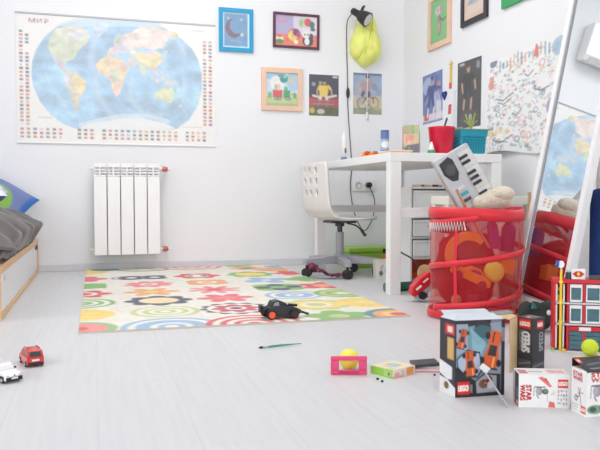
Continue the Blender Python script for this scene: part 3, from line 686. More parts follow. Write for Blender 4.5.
# ---------------------------------------------------------------- desk
t=thing('desk','white student desk along the right wall with a clear knee space','desk',(1.35,3.08,0))
DW,DL,DH=.60,1.20,.683
MB().bb((0,0,DH-.042),(DW,DL,DH),WHITE).build('desktop',t,bevel=.002)
for x in (0,DW-.055):
    for y in (0,DL-.055): MB().bb((x,y,0),(x+.055,y+.055,DH-.0425),WHITE).build('leg',t,bevel=.002)
MB().bb((.056,.008,.372),(DW-.056,.03,.418),WHITE).build('end_rail',t,bevel=.001)
MB().bb((.056,DL-.03,.372),(DW-.056,DL-.008,.418),WHITE).build('end_rail',t,bevel=.001)
MB().bb((DW-.03,.056,.372),(DW-.012,DL-.056,.418),WHITE).build('back_rail',t,bevel=.001)
MB().bb((.09,.056,DH-.11),(.106,DL-.056,DH-.0425),WHITE).build('apron',t,bevel=.001) if 0 else None
DZ=DH
# ---- things on the desk
def P3(m,name,label,cat,loc,rz=0,**k): return tag(m.build(name,loc=loc,rz=rz,**k),label,cat)
t=thing('glue_bottle','slim white bottle with a blue foot at the far end of the desk','bottle',(1.49,4.12,DZ))
MB().lathe([(0,0),(.017,.001),(.017,.11),(.014,.125),(.006,.135),(.004,.16),(0,.162)],(0,0,.035),WHITEP,20).build('bottle_body',t)
MB().lathe([(0,0),(.019,.0),(.019,.028),(.015,.036),(0,.036)],(0,0,0),mat('steel_blue',(110,134,160),.4),20).build('bottle_foot',t)
MB().lathe([(0,0),(.006,0),(.006,.028),(0,.03)],(.004,-.017,.06),mat('plum_print',(120,100,130),.5),10).build('bottle_print',t)
m=MB(); rnd=random.Random(5)
for i in range(9): m.box((i*.014-.05,rnd.uniform(-.02,.02),.012+.004*(i%3)),(.03,.012,.018),[ORANGE,mat('rust_plastic',(206,96,52),.5),MAROON][i%3],Euler((rnd.uniform(-.3,.3),rnd.uniform(-.2,.2),rnd.uniform(-1,1))))
m.bb((-.06,-.03,0),(.07,.03,.006),ORANGE)
P3(m,'brick_pile','low heap of orange and brown toy bricks beside the white bottle','toy',(1.415,3.46,DZ),bevel=.002)
m=MB(); m.bb((-.055,-.10,0),(.055,.10,.007),PALEWOOD); m.bb((-.05,-.11,.0072),(.06,.08,.012),mat('peach_paper',(240,196,150),.6,var=.06)); m.box((.01,0,.0145),(.10,.17,.004),WHITE,Euler((0,0,.25)))
P3(m,'paper_stack','thin stack of cream and peach papers near the front of the desk','paper',(1.43,3.235,DZ),rz=-.1)
c=Canvas(20,50,(66,104,176),.4); c.rect(0,.3,1,.7,(150,180,206)); c.ell(.5,.5,.3,.12,(236,240,240)); c.rect(0,.86,1,1,(220,224,230)); c.rect(0,0,1,.05,(60,80,150))
m=MB(); nseg=20
m.lathe([(0,.005),(.024,.005),(.024,.170),(.022,.172),(0,.172)],(0,0,0),BLUEP,nseg)
A=c
m.sheet(c,(0,0,0),(1,0,0),(0,1,0),PRINT,fn=lambda p,u,v:Vector((.0246*math.sin(PI*(1.5*u-.75)),-.0246*math.cos(PI*(1.5*u-.75)),.168-.16*v)),smooth=True)
P3(m,'paper_tube','blue and white printed tube standing on the desk','tube',(1.61,3.76,DZ))
# puzzle box (green and peach print, grey pocket)
c=Canvas(40,60,(150,180,110),.7); c.rect(0,.30,1,.66,(236,176,140)); c.noise(.15,8,7); c.ell(.4,.42,.3,.1,(220,130,110),.7); c.rect(.7,.0,1,.7,(196,196,120),.7); c.poly([(0,1),(0,.78),(.25,.68),(1,.62),(1,1)],(92,92,98)); c.poly([(.2,1),(.35,.7),(.6,1)],(128,128,134)); c.ell(.2,.14,.2,.1,(200,150,130),.7); c.rect(.15,.48,.22,.62,(170,110,90),.7)
def pbox(name,d,front=None,left=None,top=None,right=None,base=WHITE,loc=(0,0,0),rz=0,parent=None,o=.0004,pm=CARD):
    """box with its base centre at the origin, printed sheets as its faces; front is -y"""
    m=MB(); x,y,z=d[0]/2,d[1]/2,d[2]; m.bb((-x+o,-y+o,o),(x-o,y-o,z-o),base)
    if front: m.sheet(front,(-x,-y,z),(2*x,0,0),(0,0,-z),pm)
    if left: m.sheet(left,(-x,y,z),(0,-2*y,0),(0,0,-z),pm)
    if right: m.sheet(right,(x,-y,z),(0,2*y,0),(0,0,-z),pm)
    if top: m.sheet(top,(-x,y,z),(2*x,0,0),(0,-2*y,0),pm)
    return m.build(name,parent,loc=loc,rz=rz)
lf=Canvas(12,20,(226,160,120)); lf.rect(0,.6,1,1,(160,140,130))
o=pbox('puzzle_box',(.075,.11,.150),c,lf,None,base=KRAFT,loc=(1.555,3.30,DZ),rz=-.35); tag(o,'green and peach printed carton with a grey lower corner, left of the red cup','carton')
m=MB(); m.lathe([(0,0),(.013,0),(.013,.10),(.011,.135),(.006,.15),(.006,.195),(0,.2)],(0,0,0),mat('lilac_clear',(214,206,232),.2,var=.03),18)
P3(m,'slim_bottle','slim pale lilac bottle standing between carton and red cup','bottle',(1.645,3.40,DZ))
m=MB(); m.lathe([(0,0),(.022,0),(.004,.062),(0,.064)],(0,0,0),WHITE,24); m.lathe([(.0205,.004),(.0225,.004),(.0165,.022),(.0155,.022)],(0,0,0),mat('leaf_green',(60,150,100),.5),24)
P3(m,'paper_cone','small white and green cone at the foot of the red cup','toy',(1.618,3.19,DZ))
t=thing('pencil_cup','crimson plastic pencil cup on the near end of the desk','cup',(1.70,3.24,DZ))
MB().lathe([(0,.002),(.052,0),(.055,.004),(.0665,.132),(.0685,.14),(.0665,.143),(.064,.138),(.053,.01),(0,.008)],(0,0,0),CUPR,40).build('cup_body',t)
t2=thing('felt_pen','dark pen leaning in the crimson cup','pen',(1.70,3.24,DZ+.011))
m=MB(); m.tube([(-.02,0,.0),(.028,.005,.165)],.0045,BLACK,10); m.build('pen_barrel',t2)
MB().tube([(.026,.005,.158),(.033,.006,.18)],.0052,DGREY,10).build('pen_cap',t2)
m=MB(); m.tube([(.03,.02,.0),(.035,.035,.155)],.004,mat('yellow_pencil',(226,200,90),.5),6); P3(m,'pencil','yellow pencil standing in the crimson cup','pencil',(1.70,3.24,DZ+.011))
# teal basket
t=thing('storage_basket','teal plastic basket with square holes on the near end of the desk','basket',(1.858,3.25,DZ))
m=MB(); bw0,bw1,bd0,bd1,bh=.062,.078,.05,.062,.128
def side(o,ux,uz,nx,nz,m_):
    o,ux,uz=map(Vector,(o,ux,uz)); n=ux.cross(uz).normalized()
    # lattice of bars
    for i in range(nx+1):
        p=o+ux*(i/nx); m_.tube([p,p+uz],.0032,TEAL,4,False)
    for j in range(nz+1):
        p=o+uz*(j/nz); m_.tube([p,p+ux],.0032,TEAL,4,False)
def band(z0,z1):
    f=lambda z:(bw0+(bw1-bw0)*z/bh, bd0+(bd1-bd0)*z/bh)
    a0,b0=f(z0);a1,b1=f(z1)
    vs=[(-a0,-b0,z0),(a0,-b0,z0),(a0,b0,z0),(-a0,b0,z0),(-a1,-b1,z1),(a1,-b1,z1),(a1,b1,z1),(-a1,b1,z1)]
    m.add(vs,[(0,1,5,4),(1,2,6,5),(2,3,7,6),(3,0,4,7)],TEAL)
band(.0,.018); band(.095,.128)
m.add([(-bw0,-bd0,.001),(bw0,-bd0,.001),(bw0,bd0,.001),(-bw0,bd0,.001)],[(0,1,2,3)],TEAL)
a0,b0=bw0+.002,bd0+.002;a1,b1=bw1-.004,bd1-.003
side((-a0,-b0,.016),(2*a0,0,0),(0,-(b1-b0),.082),9,6,m); side((a0,-b0,.016),(0,2*b0,0),((a1-a0)*.7,0,.082),7,6,m); side((-a0,b0,.016),(0,-2*b0,0),(-(a1-a0)*.7,0,.082),7,6,m); side((a0,b0,.016),(-2*a0,0,0),(0,(b1-b0),.082),9,6,m)
m.v=[Vector((p.x,p.y,max(0.0008,p.z))) for p in m.v]
m.build('basket_body',t,solid=.0022)
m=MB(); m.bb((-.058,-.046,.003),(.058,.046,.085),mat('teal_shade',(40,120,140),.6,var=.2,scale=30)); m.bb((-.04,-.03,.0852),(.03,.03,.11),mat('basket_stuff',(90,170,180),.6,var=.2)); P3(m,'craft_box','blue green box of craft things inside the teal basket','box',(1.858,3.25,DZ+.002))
m=MB(); m.bb((-.085,-.07,0),(.095,.07,.005),mat('sage_plastic',(150,176,150),.4,var=.05)); m.bb((-.085,-.07,.005),(-.081,.07,.012),mat('sage_plastic')); m.bb((.091,-.07,.005),(.095,.07,.012),mat('sage_plastic'))
P3(m,'tray','sage green lid lying across the teal basket','tray',(1.868,3.25,DZ+.1295),bevel=.001)
m=MB()
for i in range(9):
    a=i*.7; m.tube(bez([(0,0,0),(.012*math.cos(a),.012*math.sin(a),.03),(.035*math.cos(a),.03*math.sin(a),.05+.012*(i%4))],8),[.004]*8+[.001] if 0 else .0035,mat('olive_leaf',(176,186,104),.6,var=.15),5)
P3(m,'paper_plant','small yellow green sprig lying on the basket lid','plant',(1.885,3.27,DZ+.1352))
m=MB(); m.lathe([(0,0),(.030,0),(.032,.003),(.035,.09),(.033,.09),(.03,.006),(0,.006)],(0,0,0),mat('smoky_teal',(90,130,140),.25,alpha=.8),24)
P3(m,'tumbler','smoky teal tumbler standing right of the teal basket','cup',(1.98,3.33,DZ)) if 0 else None

# ---------------------------------------------------------------- swivel chair
t=thing('swivel_chair','white plastic swivel chair with oval holes in its back, pushed under the desk','chair',(1.41,3.97,0),R(4))
def shell_profile():
    p=[(-.235,.335+.335),(-.232,.62),(-.222,.50),(-.21,.42),(-.195,.385)]
    p+=[(-.17,.362),(-.13,.350),(-.05,.344),(.06,.346),(.13,.352),(.165,.346)]
    return bez([((a+.235)*.84-.168,0,b) for a,b in p],60)
pr=shell_profile(); m=MB(); n=24; vs=[];fs=[]
for i,p in enumerate(pr):
    f=i/(len(pr)-1)
    for j in range(n+1):
        s_=2*j/n-1; wd=.205*(1-.10*max(0,f-.55)/.45)
        if f<.10: wd*=.93+.07*math.sin(f/.10*PI/2)
        if f>.9: wd*=1-.12*((f-.9)/.1)**2
        bow=.018*(1-s_*s_)
        d=Vector((-1,0,0)) if f<.4 else Vector((0,0,-1))
        vs.append(p+d*bow*(1 if f<.4 else .6)+Vector((0,s_*wd,0)))
for i in range(len(pr)-1):
    for j in range(n): fs.append((i*(n+1)+j,i*(n+1)+j+1,(i+1)*(n+1)+j+1,(i+1)*(n+1)+j))
CHAIRW=mat('ivory_plastic',(233,230,227),.4,var=.012)
m.add(vs,fs,CHAIRW,True); sh=m.build('seat_shell',t,solid=.014)
cut=MB()
for zi in range(3):
    for yi in range(3):
        z=.628-zi*.066; y=.10-yi*.088
        cut.tube([(-.4,y,z),(-.1,y,z)],.5,CHAIRW,16)
        k=len(cut.v)
        # oval cross-section
        for q in range(k-64,k):
            v=cut.v[q]; cut.v[q]=Vector((v.x,y+(v.y-y)*.017/.5,z+(v.z-z)*.021/.5))
co_=cut.build('cutter',t)
bm_=sh.modifiers.new('bool','BOOLEAN'); bm_.object=co_; bm_.solver='EXACT'
dg=bpy.context.evaluated_depsgraph_get(); dg.update()
me=bpy.data.meshes.new_from_object(sh.evaluated_get(dg)); sh.modifiers.clear(); sh.data=me
bpy.data.objects.remove(co_)
m=MB(); m.tube([(0,0,.09),(0,0,.26)],.025,GREY,20); m.tube([(0,0,.26),(0,0,.30)],.016,DGREY,16); m.tube([(0,0,.295),(0,0,.312)],.028,DGREY,20); m.box((0,0,.322),(.16,.14,.014),DGREY); m.build('gas_lift',t,bevel=.002)
m=MB(); m.tube(bez([(.02,-.06,.315),(.06,-.11,.30),(.085,-.135,.268)],10),.005,BLACK,8); m.tube([(.083,-.133,.272),(.100,-.150,.242)],.009,BLACK,10); m.build('height_lever',t)
SILV=mat('silver_plastic',(174,174,182),.35,metal=.2,var=.03)
m=MB(); m.tube([(0,0,.068),(0,0,.126)],.038,SILV,24)
angs=[190,262,334,46,118]; rzc=4
for a in angs:
    a=R(a-rzc); dx,dy=math.cos(a),math.sin(a); 
    p=lambda r,w,z:(dx*r-dy*w,dy*r+dx*w,z)
    vs=[p(.02,-.026,.072),p(.02,.026,.072),p(.02,.026,.122),p(.02,-.026,.122),p(.240,-.020,.070),p(.240,.020,.070),p(.240,.020,.104),p(.240,-.020,.104)]
    m.add(vs,[(0,1,2,3),(7,6,5,4),(0,4,5,1),(1,5,6,2),(2,6,7,3),(3,7,4,0)],SILV)
m.build('star_base',t,bevel=.004)
for k,a in enumerate(angs):
    a=R(a-rzc); dx,dy=math.cos(a)*.222,math.sin(a)*.222; m=MB(); h=R(40+k*67)
    ax=Vector((math.cos(h),math.sin(h),0))
    for s_ in (-1,1): c0=Vector((dx,dy,.0265))+ax*.011*s_; m.cyl(c0-ax*.009,c0+ax*.009,.0260,BLACK,n=20)
    m.cyl((dx,dy,.03),(dx,dy,.075),.008,BLACK); m.ell((dx,dy,.038),(.02,.02,.018),BLACK,14,8)
    m.build('caster',t)
# plaid cloth over the left foot of the chair
c=Canvas(40,26,(112,44,70),1.5,fade=False)
for i in range(6): c.rect(i/6,0,i/6+.05,1,(60,40,60),.8); c.rect(0,i/6,1,i/6+.06,(60,40,60),.8); c.rect(i/6+.09,0,i/6+.11,1,(206,90,120),.7); c.rect(0,i/6+.09,1,i/6+.12,(206,90,120),.7)
def crump(p,u,v):
    x=u*.20; z=.004+.072*(1-sstep(.30,.62,u))*(.55+.45*math.sin(3*v+.2))*(.75+.25*math.sin(u*14))+.010*abs(math.sin(u*11+v*4))+.006*math.sin(v*9+u*3)**2
    return Vector((x, -.045+v*.085+.012*math.sin(u*9)-.03*u, z+.004))
m=MB(); m.sheet(c,(0,0,0),(1,0,0),(0,1,0),CLOTHP,fn=crump,smooth=True)
o=m.build('plaid_cloth',loc=(1.168,3.842,.003),rz=-.10,solid=.003); tag(o,'crumpled maroon plaid cloth under the left foot of the chair','cloth')

# ---------------------------------------------------------------- under the desk
t=thing('storage_box','lime green plastic box with a lid, on the floor under the desk','box',(1.78,4.43,0))
MB().bb((-.18,-.12,0),(.18,.12,.105),GREEN).build('box_body',t,bevel=.008)
MB().bb((-.19,-.13,.1055),(.19,.13,.135),mat('lime_lid',(166,214,84),.35,var=.04)).build('lid',t,bevel=.006)
MB().bb((.05,-.137,.10),(.09,-.131,.125),BLACK).build('lid_clip',t)
c=Canvas(26,30,(236,232,224)); c.line([(.3,.9),(.35,.4),(.45,.3)],.05,(80,110,90)); c.line([(.7,.9),(.62,.5),(.7,.3)],.05,(150,170,150)); c.ell(.33,.72,.12,.13,(60,70,110)); c.ell(.68,.62,.1,.14,(150,150,170)); c.rect(0,0,1,.12,(226,220,206))
o=pbox('gift_box',(.095,.07,.108),c,None,None,base=CREAM,loc=(1.597,3.755,0),rz=-.15); tag(o,'small cream box with a plant print, behind the front desk leg','box')
o=MB(); o.bb((-.14,-.09,0),(.13,.09,.125),mat('orange_card',(244,104,40),.5,var=.04)); o.bb((-.12,-.092,.03),(.12,-.0905,.10),mat('orange_shade',(214,84,40),.5)); P3(o,'orange_box','bright orange box on the floor behind the drawer tower','box',(1.795,3.80,0),bevel=.003)
m=MB(); m.tube([(0,0,.0235),(.19,.02,.0235)],.023,DGREEN,20); m.tube([(-.004,0,.0235),(0,0,.0235)],.021,mat('sea_green',(70,130,110),.5),20); P3(m,'rolled_mat','dark green roll lying on the floor behind the front desk leg','roll',(1.372,3.19,0))
# drawer tower
t=thing('drawer_tower','white drawer tower with translucent fronts, under the desk end','drawers',(1.782,3.56,0))
x0,x1,y0,y1=-.165,.112,-.13,.09; TW=.525
m=MB()
for x in (x0,x1-.012): m.bb((x,y0,0),(x+.012,y1,TW),WHITEP)
m.bb((x0+.012,y1-.006,.14),(x1-.012,y1,TW),WHITEP)
for z in (.135,.245,.355,.513): m.bb((x0+.012,y0+.002,z),(x1-.012,y1-.006,z+.012),WHITEP)
m.build('tower_frame',t,bevel=.001)
FROST=mat('frosted_plastic',(247,247,248),.3,var=.01,alpha=.97)
for z,h in ((.15,.088),(.26,.088),(.37,.135)):
    m=MB(); m.bb((x0+.016,y0-.008,z),(x1-.016,y0-.002,z+h),FROST); m.bb((x0+.02,y0-.002,z+.004),(x1-.02,y1-.02,z+h-.02),FROST)
    d=m.build('drawer',t,bevel=.002)
    m=MB(); m.bb((x0+.016,y0-.016,z+h-.012),(x1-.016,y0-.0085,z+h),WHITEP); m.bb((x0+.016,y0-.013,z),(x0+.026,y0-.0085,z+h-.0125),WHITEP); m.bb((x1-.026,y0-.013,z),(x1-.016,y0-.0085,z+h-.0125),WHITEP); m.bb((x0+.0265,y0-.013,z),(x1-.0265,y0-.0085,z+.008),WHITEP); m.build('drawer_rim',d,bevel=.001)
m=MB()
for i in range(7): m.box((-.06+i*.022,random.uniform(-.03,.03),.006),(.05,.03,.012),[PALEWOOD,MAROON,GREY][i%3],Euler((0,0,random.uniform(-1,1))))
P3(m,'craft_scraps','small heap of brown and grey scraps on top of the drawer tower','scraps',(1.755,3.52,TW+.0005))

# ---------------------------------------------------------------- low cream bench behind the bag, and what is stuffed beside it
t=thing('low_bench','cream low bench behind the red mesh bag, its seat board just above the bag','bench',(1.81,2.95,0))
MB().bb((-.27,-.09,.434),(.27,.09,.474),CREAM).build('seat_board',t,bevel=.003)
for x in (-.25,.25):
    for y in (-.065,.065): MB().bb((x-.018,y-.018,0),(x+.018,y+.018,.4335),CREAM).build('leg',t,bevel=.002)
m=MB(); m.ell((0,0,.20),(.055,.05,.20),mat('oat_cloth',(206,198,186),.95,var=.1,bump=.6,bscale=50),24,18,None,lambda p:1+.12*math.sin(p.z*9+p.x*4)*math.sin(p.y*6+2)); m.v=[Vector((p.x,p.y,max(.001,p.z))) for p in m.v]
P3(m,'cloth_bundle','oat coloured bundle of cloth squeezed between the red bag and the mirror','cloth',(1.715,2.68,0))
m=MB(); m.tube([(0,0,0),(.012,.03,.49)],.007,TANB,10); P3(m,'wooden_rod','thin wooden rod standing upright beside the mirror edge','rod',(1.79,2.60,.0))
m=MB(); m.prism([(0,.0),(.03,.02),(.045,.10),(.03,.19),(.0,.24),(-.03,.19),(-.04,.10),(-.028,.02)],(0,-.012,0),(1,0,0),(0,0,1),(0,.024,0),DGREEN); m.ell((.0,-.01,.15),(.03,.015,.05),mat('pale_green',(150,180,130),.6,var=.1)); m.bb((-.02,-.02,0),(.02,.02,.03),DGREEN)
P3(m,'toy_leaf','dark green leaf-like toy peeping out right of the red bag','toy',(1.668,2.585,.0),rz=.3,bevel=.003)

# ---------------------------------------------------------------- red mesh bag
BX,BY,BR,BH=1.433,2.44,.177,.428
t=thing('mesh_bag','round red see-through mesh bag full of toys, left of the mirror','bag',(BX,BY,0))
NET=mat('red_netting',(212,20,34),.5,var=.06,scale=30,alpha=.44,sheen=.2)
REDF=mat('red_nylon',(220,36,52),.45,var=.05,sheen=.1)
def brad(th,z):
    d=((th+PI)%(2*PI))-PI
    return BR*(1-.20*math.exp(-(d/.5)**2)*sstep(.42,.0,z)+.018*math.sin(3*th+z*14)+.014*math.sin(5*th-z*22))
m=MB(); n=72; k=22; vs=[];fs=[]
for j in range(k+1):
    z=.006+(BH-.006)*j/k
    for i in range(n):
        th=2*PI*i/n; r=brad(th,z); vs.append((r*math.cos(th),r*math.sin(th),z))
for j in range(k):
    for i in range(n): fs.append((j*n+i,j*n+(i+1)%n,(j+1)*n+(i+1)%n,(j+1)*n+i))
m.add(vs,fs,NET,True); m.build('mesh_wall',t)
def ribbon(z0f,hh,off,th0,th1,nn,mt):
    m=MB(); vs=[];fs=[]
    for i in range(nn+1):
        th=th0+(th1-th0)*i/nn; z=z0f(th)
        for zz,o in ((z-hh/2,off),(z,off+.004),(z+hh/2,off)):
            zz=min(max(zz,.004),BH+.004); r=brad(th,zz)+o; vs.append((r*math.cos(th),r*math.sin(th),zz))
    for i in range(nn):
        for q in (0,1): fs.append((i*3+q,(i+1)*3+q,(i+1)*3+q+1,i*3+q+1))
    m.add(vs,fs,mt,True); return m
ribbon(lambda th:BH-.022+.006*math.sin(th*2+1),.046,.002,0,2*PI,90,REDF).build('rim_band',t,solid=.003)
ribbon(lambda th:.046+.16*(th-PI)/(2*PI),.022,.003,PI,5.35*PI,220,REDF).build('spiral_band',t,solid=.004)
ribbon(lambda th:.018,.030,.002,0,2*PI,80,REDF).build('bottom_band',t,solid=.003)
m=MB(); m.lathe([(0,.004),(BR*.78,.004)],(0,0,0),REDF,64); m.build('base_panel',t)
for a in (214,300): ribbon(lambda th:.215,.40,.0015,R(a),R(a+4),4,REDF).build('seam_strip',t)
m=MB(); pts=[]
for i in range(29):
    th=R(176+i*1.85); r=brad(th,.35)+.012; z=.352+(.017 if i%2 else -.015)+.010*i/28; pts.append((r*math.cos(th),r*math.sin(th),z))
m.tube(pts,.0028,WHITE,5); m.build('white_lacing',t)
# toys inside
def inb(px,py,z): return (px,py,z)
ZB=.0065
def toy_in(m,name,label,cat,loc,rot=(0,0,0),**k):
    o=m.build(name,**k); o.location=loc; o.rotation_euler=rot; return tag(o,label,cat,'toys stuffed in the red mesh bag')
m=MB(); m.ell((0,0,.172),(.138,.070,.170),mat('wine_filler',(150,20,36),.9,var=.15,bump=.5,bscale=40),28,20,None,lambda p:1+.10*math.sin(p.z*8+p.x*5)*math.sin(p.y*6)); toy_in(m,'bag_filler','wine red filler added at the back inside the mesh bag','cloth',(1.387,2.425,ZB))  # filler added to block the bright walls seen through the netting
t=thing('steering_wheel','round brown toy disc with an orange arc, behind the red netting','toy',(1.338,2.330,.243),0,'toys stuffed in the red mesh bag'); t.rotation_euler=(R(-8),0,R(-15))
m=MB(); m.tube([(0,-.008,0),(0,.012,0)],.072,mat('cocoa_plastic',(92,44,34),.5,var=.08),36); m.build('wheel_disc',t,bevel=.003)
m=MB(); m.prism(arc(0,0,.092,40,205,22)+arc(0,0,.056,205,40,22),(0,-.03,0),(1,0,0),(0,0,1),(0,.02,0),ORANGE); m.build('wheel_arc',t,bevel=.003)
t=thing('toy_car','orange toy car lying on its side inside the red mesh bag','toy car',(1.306,2.246,.172),0,'toys stuffed in the red mesh bag'); t.rotation_euler=(R(10),R(24),R(-18)); t.scale=(.80,.80,.9)
m=MB(); m.prism([(-.10,-.016),(-.10,.006),(-.085,.018),(-.045,.022),(-.02,.040),(.03,.042),(.055,.022),(.095,.012),(.10,-.012),(.08,-.018)],(0,-.02,0),(1,0,0),(0,0,1),(0,.04,0),ORANGE); m.build('car_body',t,bevel=.005)
m=MB(); m.prism([(-.015,.024),(-.008,.036),(.025,.037),(.04,.024)],(0,-.0215,0),(1,0,0),(0,0,1),(0,.001,0),PURPLE); m.build('side_window',t)
for x in (-.06,.06): MB().cyl((x,-.028,-.014),(x,-.018,-.014),.020,MAROON,n=20).build('wheel',t)
m=MB(); m.ell((0,0,.04),(.04,.036,.04),YBALL,20,12); toy_in(m,'ball','yellow ball on the right inside the red mesh bag','ball',(1.397,2.236,.147))
m=MB(); m.bb((-.03,-.02,0),(.03,.02,.055),ORANGE); m.cyl((-.015,-.01,.055),(-.015,-.01,.062),.010,ORANGE); m.cyl((.015,-.01,.055),(.015,-.01,.062),.010,ORANGE); toy_in(m,'toy_brick','orange toy brick at the right side of the red mesh bag','toy',(1.475,2.29,.175),(0,R(14),R(-20)),bevel=.002)
m=MB(); m.prism([(-.022,0),(.024,0),(.016,.09),(-.004,.13),(-.018,.09)],(0,-.015,0),(1,0,0),(0,0,1),(0,.03,0),PURPLE); toy_in(m,'toy_wedge','purple wedge toy high on the right inside the mesh bag','toy',(1.42,2.27,.272),(0,R(-6),R(-15)),bevel=.003)
m=MB(); m.bb((-.022,-.02,0),(.022,.02,.10),PURPLE); m.ell((0,0,.10),(.022,.02,.02),PURPLE); toy_in(m,'toy_block','purple round-topped block at the right edge of the mesh bag','toy',(1.530,2.36,.252),(0,R(6),0),bevel=.003)
m=MB(); m.ell((0,0,.03),(.028,.028,.034),TANB,16,10); m.ell((0,-.01,.07),(.02,.02,.022),TANB,14,8); toy_in(m,'toy_figure','small tan toy figure at the lower left of the mesh bag','toy',(1.275,2.31,ZB))
m=MB(); m.bb((-.03,-.025,0),(.03,.025,.09),MAROON); m.bb((-.02,-.03,.02),(.02,-.025,.06),PINK); toy_in(m,'toy_block','maroon block with a pink patch at lower centre of the mesh bag','toy',(1.355,2.285,ZB),(0,R(4),.4),bevel=.003)
m=MB(); m.bb((-.05,-.02,0),(.05,.02,.03),mat('coral_plastic',(240,120,90),.5)); m.ell((.0,0,.04),(.03,.018,.025),PINK); toy_in(m,'toy_boat','coral toy boat at the lower right of the mesh bag','toy',(1.465,2.285,ZB),(0,0,-.5),bevel=.003)
for o in COL.objects:
    if o.get('group')=='toys stuffed in the red mesh bag': o.location=Vector((o.location.x+.047,o.location.y+.09,o.location.z))
# keyboard
rv=Vector((.96,-.28,0)); dv=Vector((.28,.96,0)); uv=Vector((0,0,1))
wv=(rv*.865+uv*.50+dv*.12).normalized(); lv=(rv*.43-uv*.90+dv*-.02); lv=(lv-wv*lv.dot(wv)).normalized(); nv=lv.cross(wv)
if nv.dot(dv)<0: nv=-nv           # points away from the camera
t=thing('toy_keyboard','grey toy piano keyboard with a black speaker sticking out of the mesh bag','keyboard')
KX,KL,KT=.158,.33,.036
Mx=Matrix((wv,nv,-lv)).transposed().to_4x4()
KP=Vector((1.260,2.47,.606))
t.matrix_world=Matrix.Translation(KP)@Mx
# local: x across, y into depth, z up along the length; top-left front corner at the origin
m=MB(); m.bb((0,0,-KL),(KX,KT,0),mat('keyboard_grey',(192,192,196),.4,var=.02)); m.build('keyboard_body',t,bevel=.007,seg=3)
m=MB(); m.prism([(.014,-.022),(.060,-.012),(.072,-.030),(.070,-.085),(.052,-.112),(.030,-.105),(.012,-.07)],(0,-.0025,0),(1,0,0),(0,0,1),(0,.0045,0),BLACK); m.build('speaker_panel',t,bevel=.002)
m=MB(); m.lathe([(0,.002),(.012,.003),(.024,.0005),(.026,.003),(.024,.003)],(0,0,0),DGREY,24); m.v=[Vector((.042+p.x,-.0026-p.z,-.060+p.y)) for p in m.v]; m.build('speaker_cone',t)
m=MB()
for i in range(14): m.bb((.098,-.004,-.020-(i+1)*.0225),(.152,.001,-.0212-i*.0225),mat('key_ivory',(216,216,214),.35,var=.02))
m.build('white_keys',t,bevel=.0008)
for i in range(13):
    if i%7 in (2,6): continue
    z=-.0425-i*.0225; MB().bb((.094,-.011,z-.006),(.130,-.0042,z+.006),BLACK).build('black_key',t,bevel=.001)
m=MB()
for i in range(6): m.bb((.03+.0*i,-.003,-.135-i*.026),(.062,.001,-.148-i*.026),[LGREY,TEAL,DGREY][i%3])
m.build('button_row',t)
m=MB(); m.bb((-.0012,.008,-KL+.03),(.0006,KT-.008,-.05),mat('taupe_plastic',(190,170,156),.5,var=.1)); m.build('side_panel',t)
m=MB(); m.ell((0,0,0),(.075,.055,.042),BEIGE,28,18,None,lambda p:1+.05*math.sin(p.x*5+p.z*3)); m.ell((.02,-.03,.025),(.05,.04,.03),BEIGE); m.ell((-.06,-.02,-.01),(.04,.035,.03),BEIGE); m.ell((.03,.03,-.045),(.04,.035,.045),BEIGE)
P3(m,'plush_toy','cream plush toy lying on top of the mesh bag beside the keyboard','plush',(1.500,2.425,.458))
m=MB(); m.tube([(0,0,0),(.069,0,-.115),(.140,.0,-.217)],.0058,mat('copper_stick',(196,142,112),.35,metal=.3,var=.08),10); P3(m,'stick','thin copper coloured stick poking out of the red bag','stick',(1.288,2.335,.497))
# red toy and paddle on the left of the bag
t=thing('toy_racer','red toy racing car tipped up against the left of the red bag','toy car',(1.382,2.86,.035)); t.rotation_euler=(R(0),R(-38),R(-8))
m=MB(); m.prism([(-.02,.0),(-.025,.02),(.0,.042),(.05,.052),(.10,.050),(.115,.03),(.115,.0)],(0,-.03,0),(1,0,0),(0,0,1),(0,.06,0),RED); m.build('car_body',t,bevel=.006)
m=MB(); m.bb((-.015,-.028,-.022),(.11,.028,-.0005),GREY); m.build('chassis',t,bevel=.004)
m=MB(); m.box((.02,-.0305,.024),(.03,.001,.010),WHITE); m.box((.065,-.0305,.030),(.03,.001,.008),WHITE); m.build('number_sticker',t)
for x in (.012,.088):
    for y in (-.032,.032): MB().cyl((x,y-.006,-.014),(x,y+.006,-.014),.018,TYRE,n=18).build('wheel',t)
t=thing('paddle','tan round wooden paddle leaning behind the red toy car','paddle',(1.475,2.96,0)); t.rotation_euler=(R(-4),0,R(-16))
m=MB(); m.prism([(.036*math.cos(2*PI*i/28),.115+.040*math.sin(2*PI*i/28)) for i in range(28)],(0,-.005,0),(1,0,0),(0,0,1),(0,.01,0),TANB); m.build('paddle_blade',t,bevel=.002)
m=MB(); m.bb((-.012,-.009,.001),(.012,.009,.076),mat('dark_handle',(112,78,56),.6,var=.1)); m.build('paddle_handle',t,bevel=.003)
m=MB(); m.tube(bez([(0,0,.004),(.02,.02,.09),(-.03,.02,.15),(-.10,.02,.19),(-.13,.02,.235)],20),.004,mat('brown_cord',(92,70,62),.6),6); P3(m,'cable','dark brown cable drooping in front of the drawer tower','cable',(1.60,3.28,0))

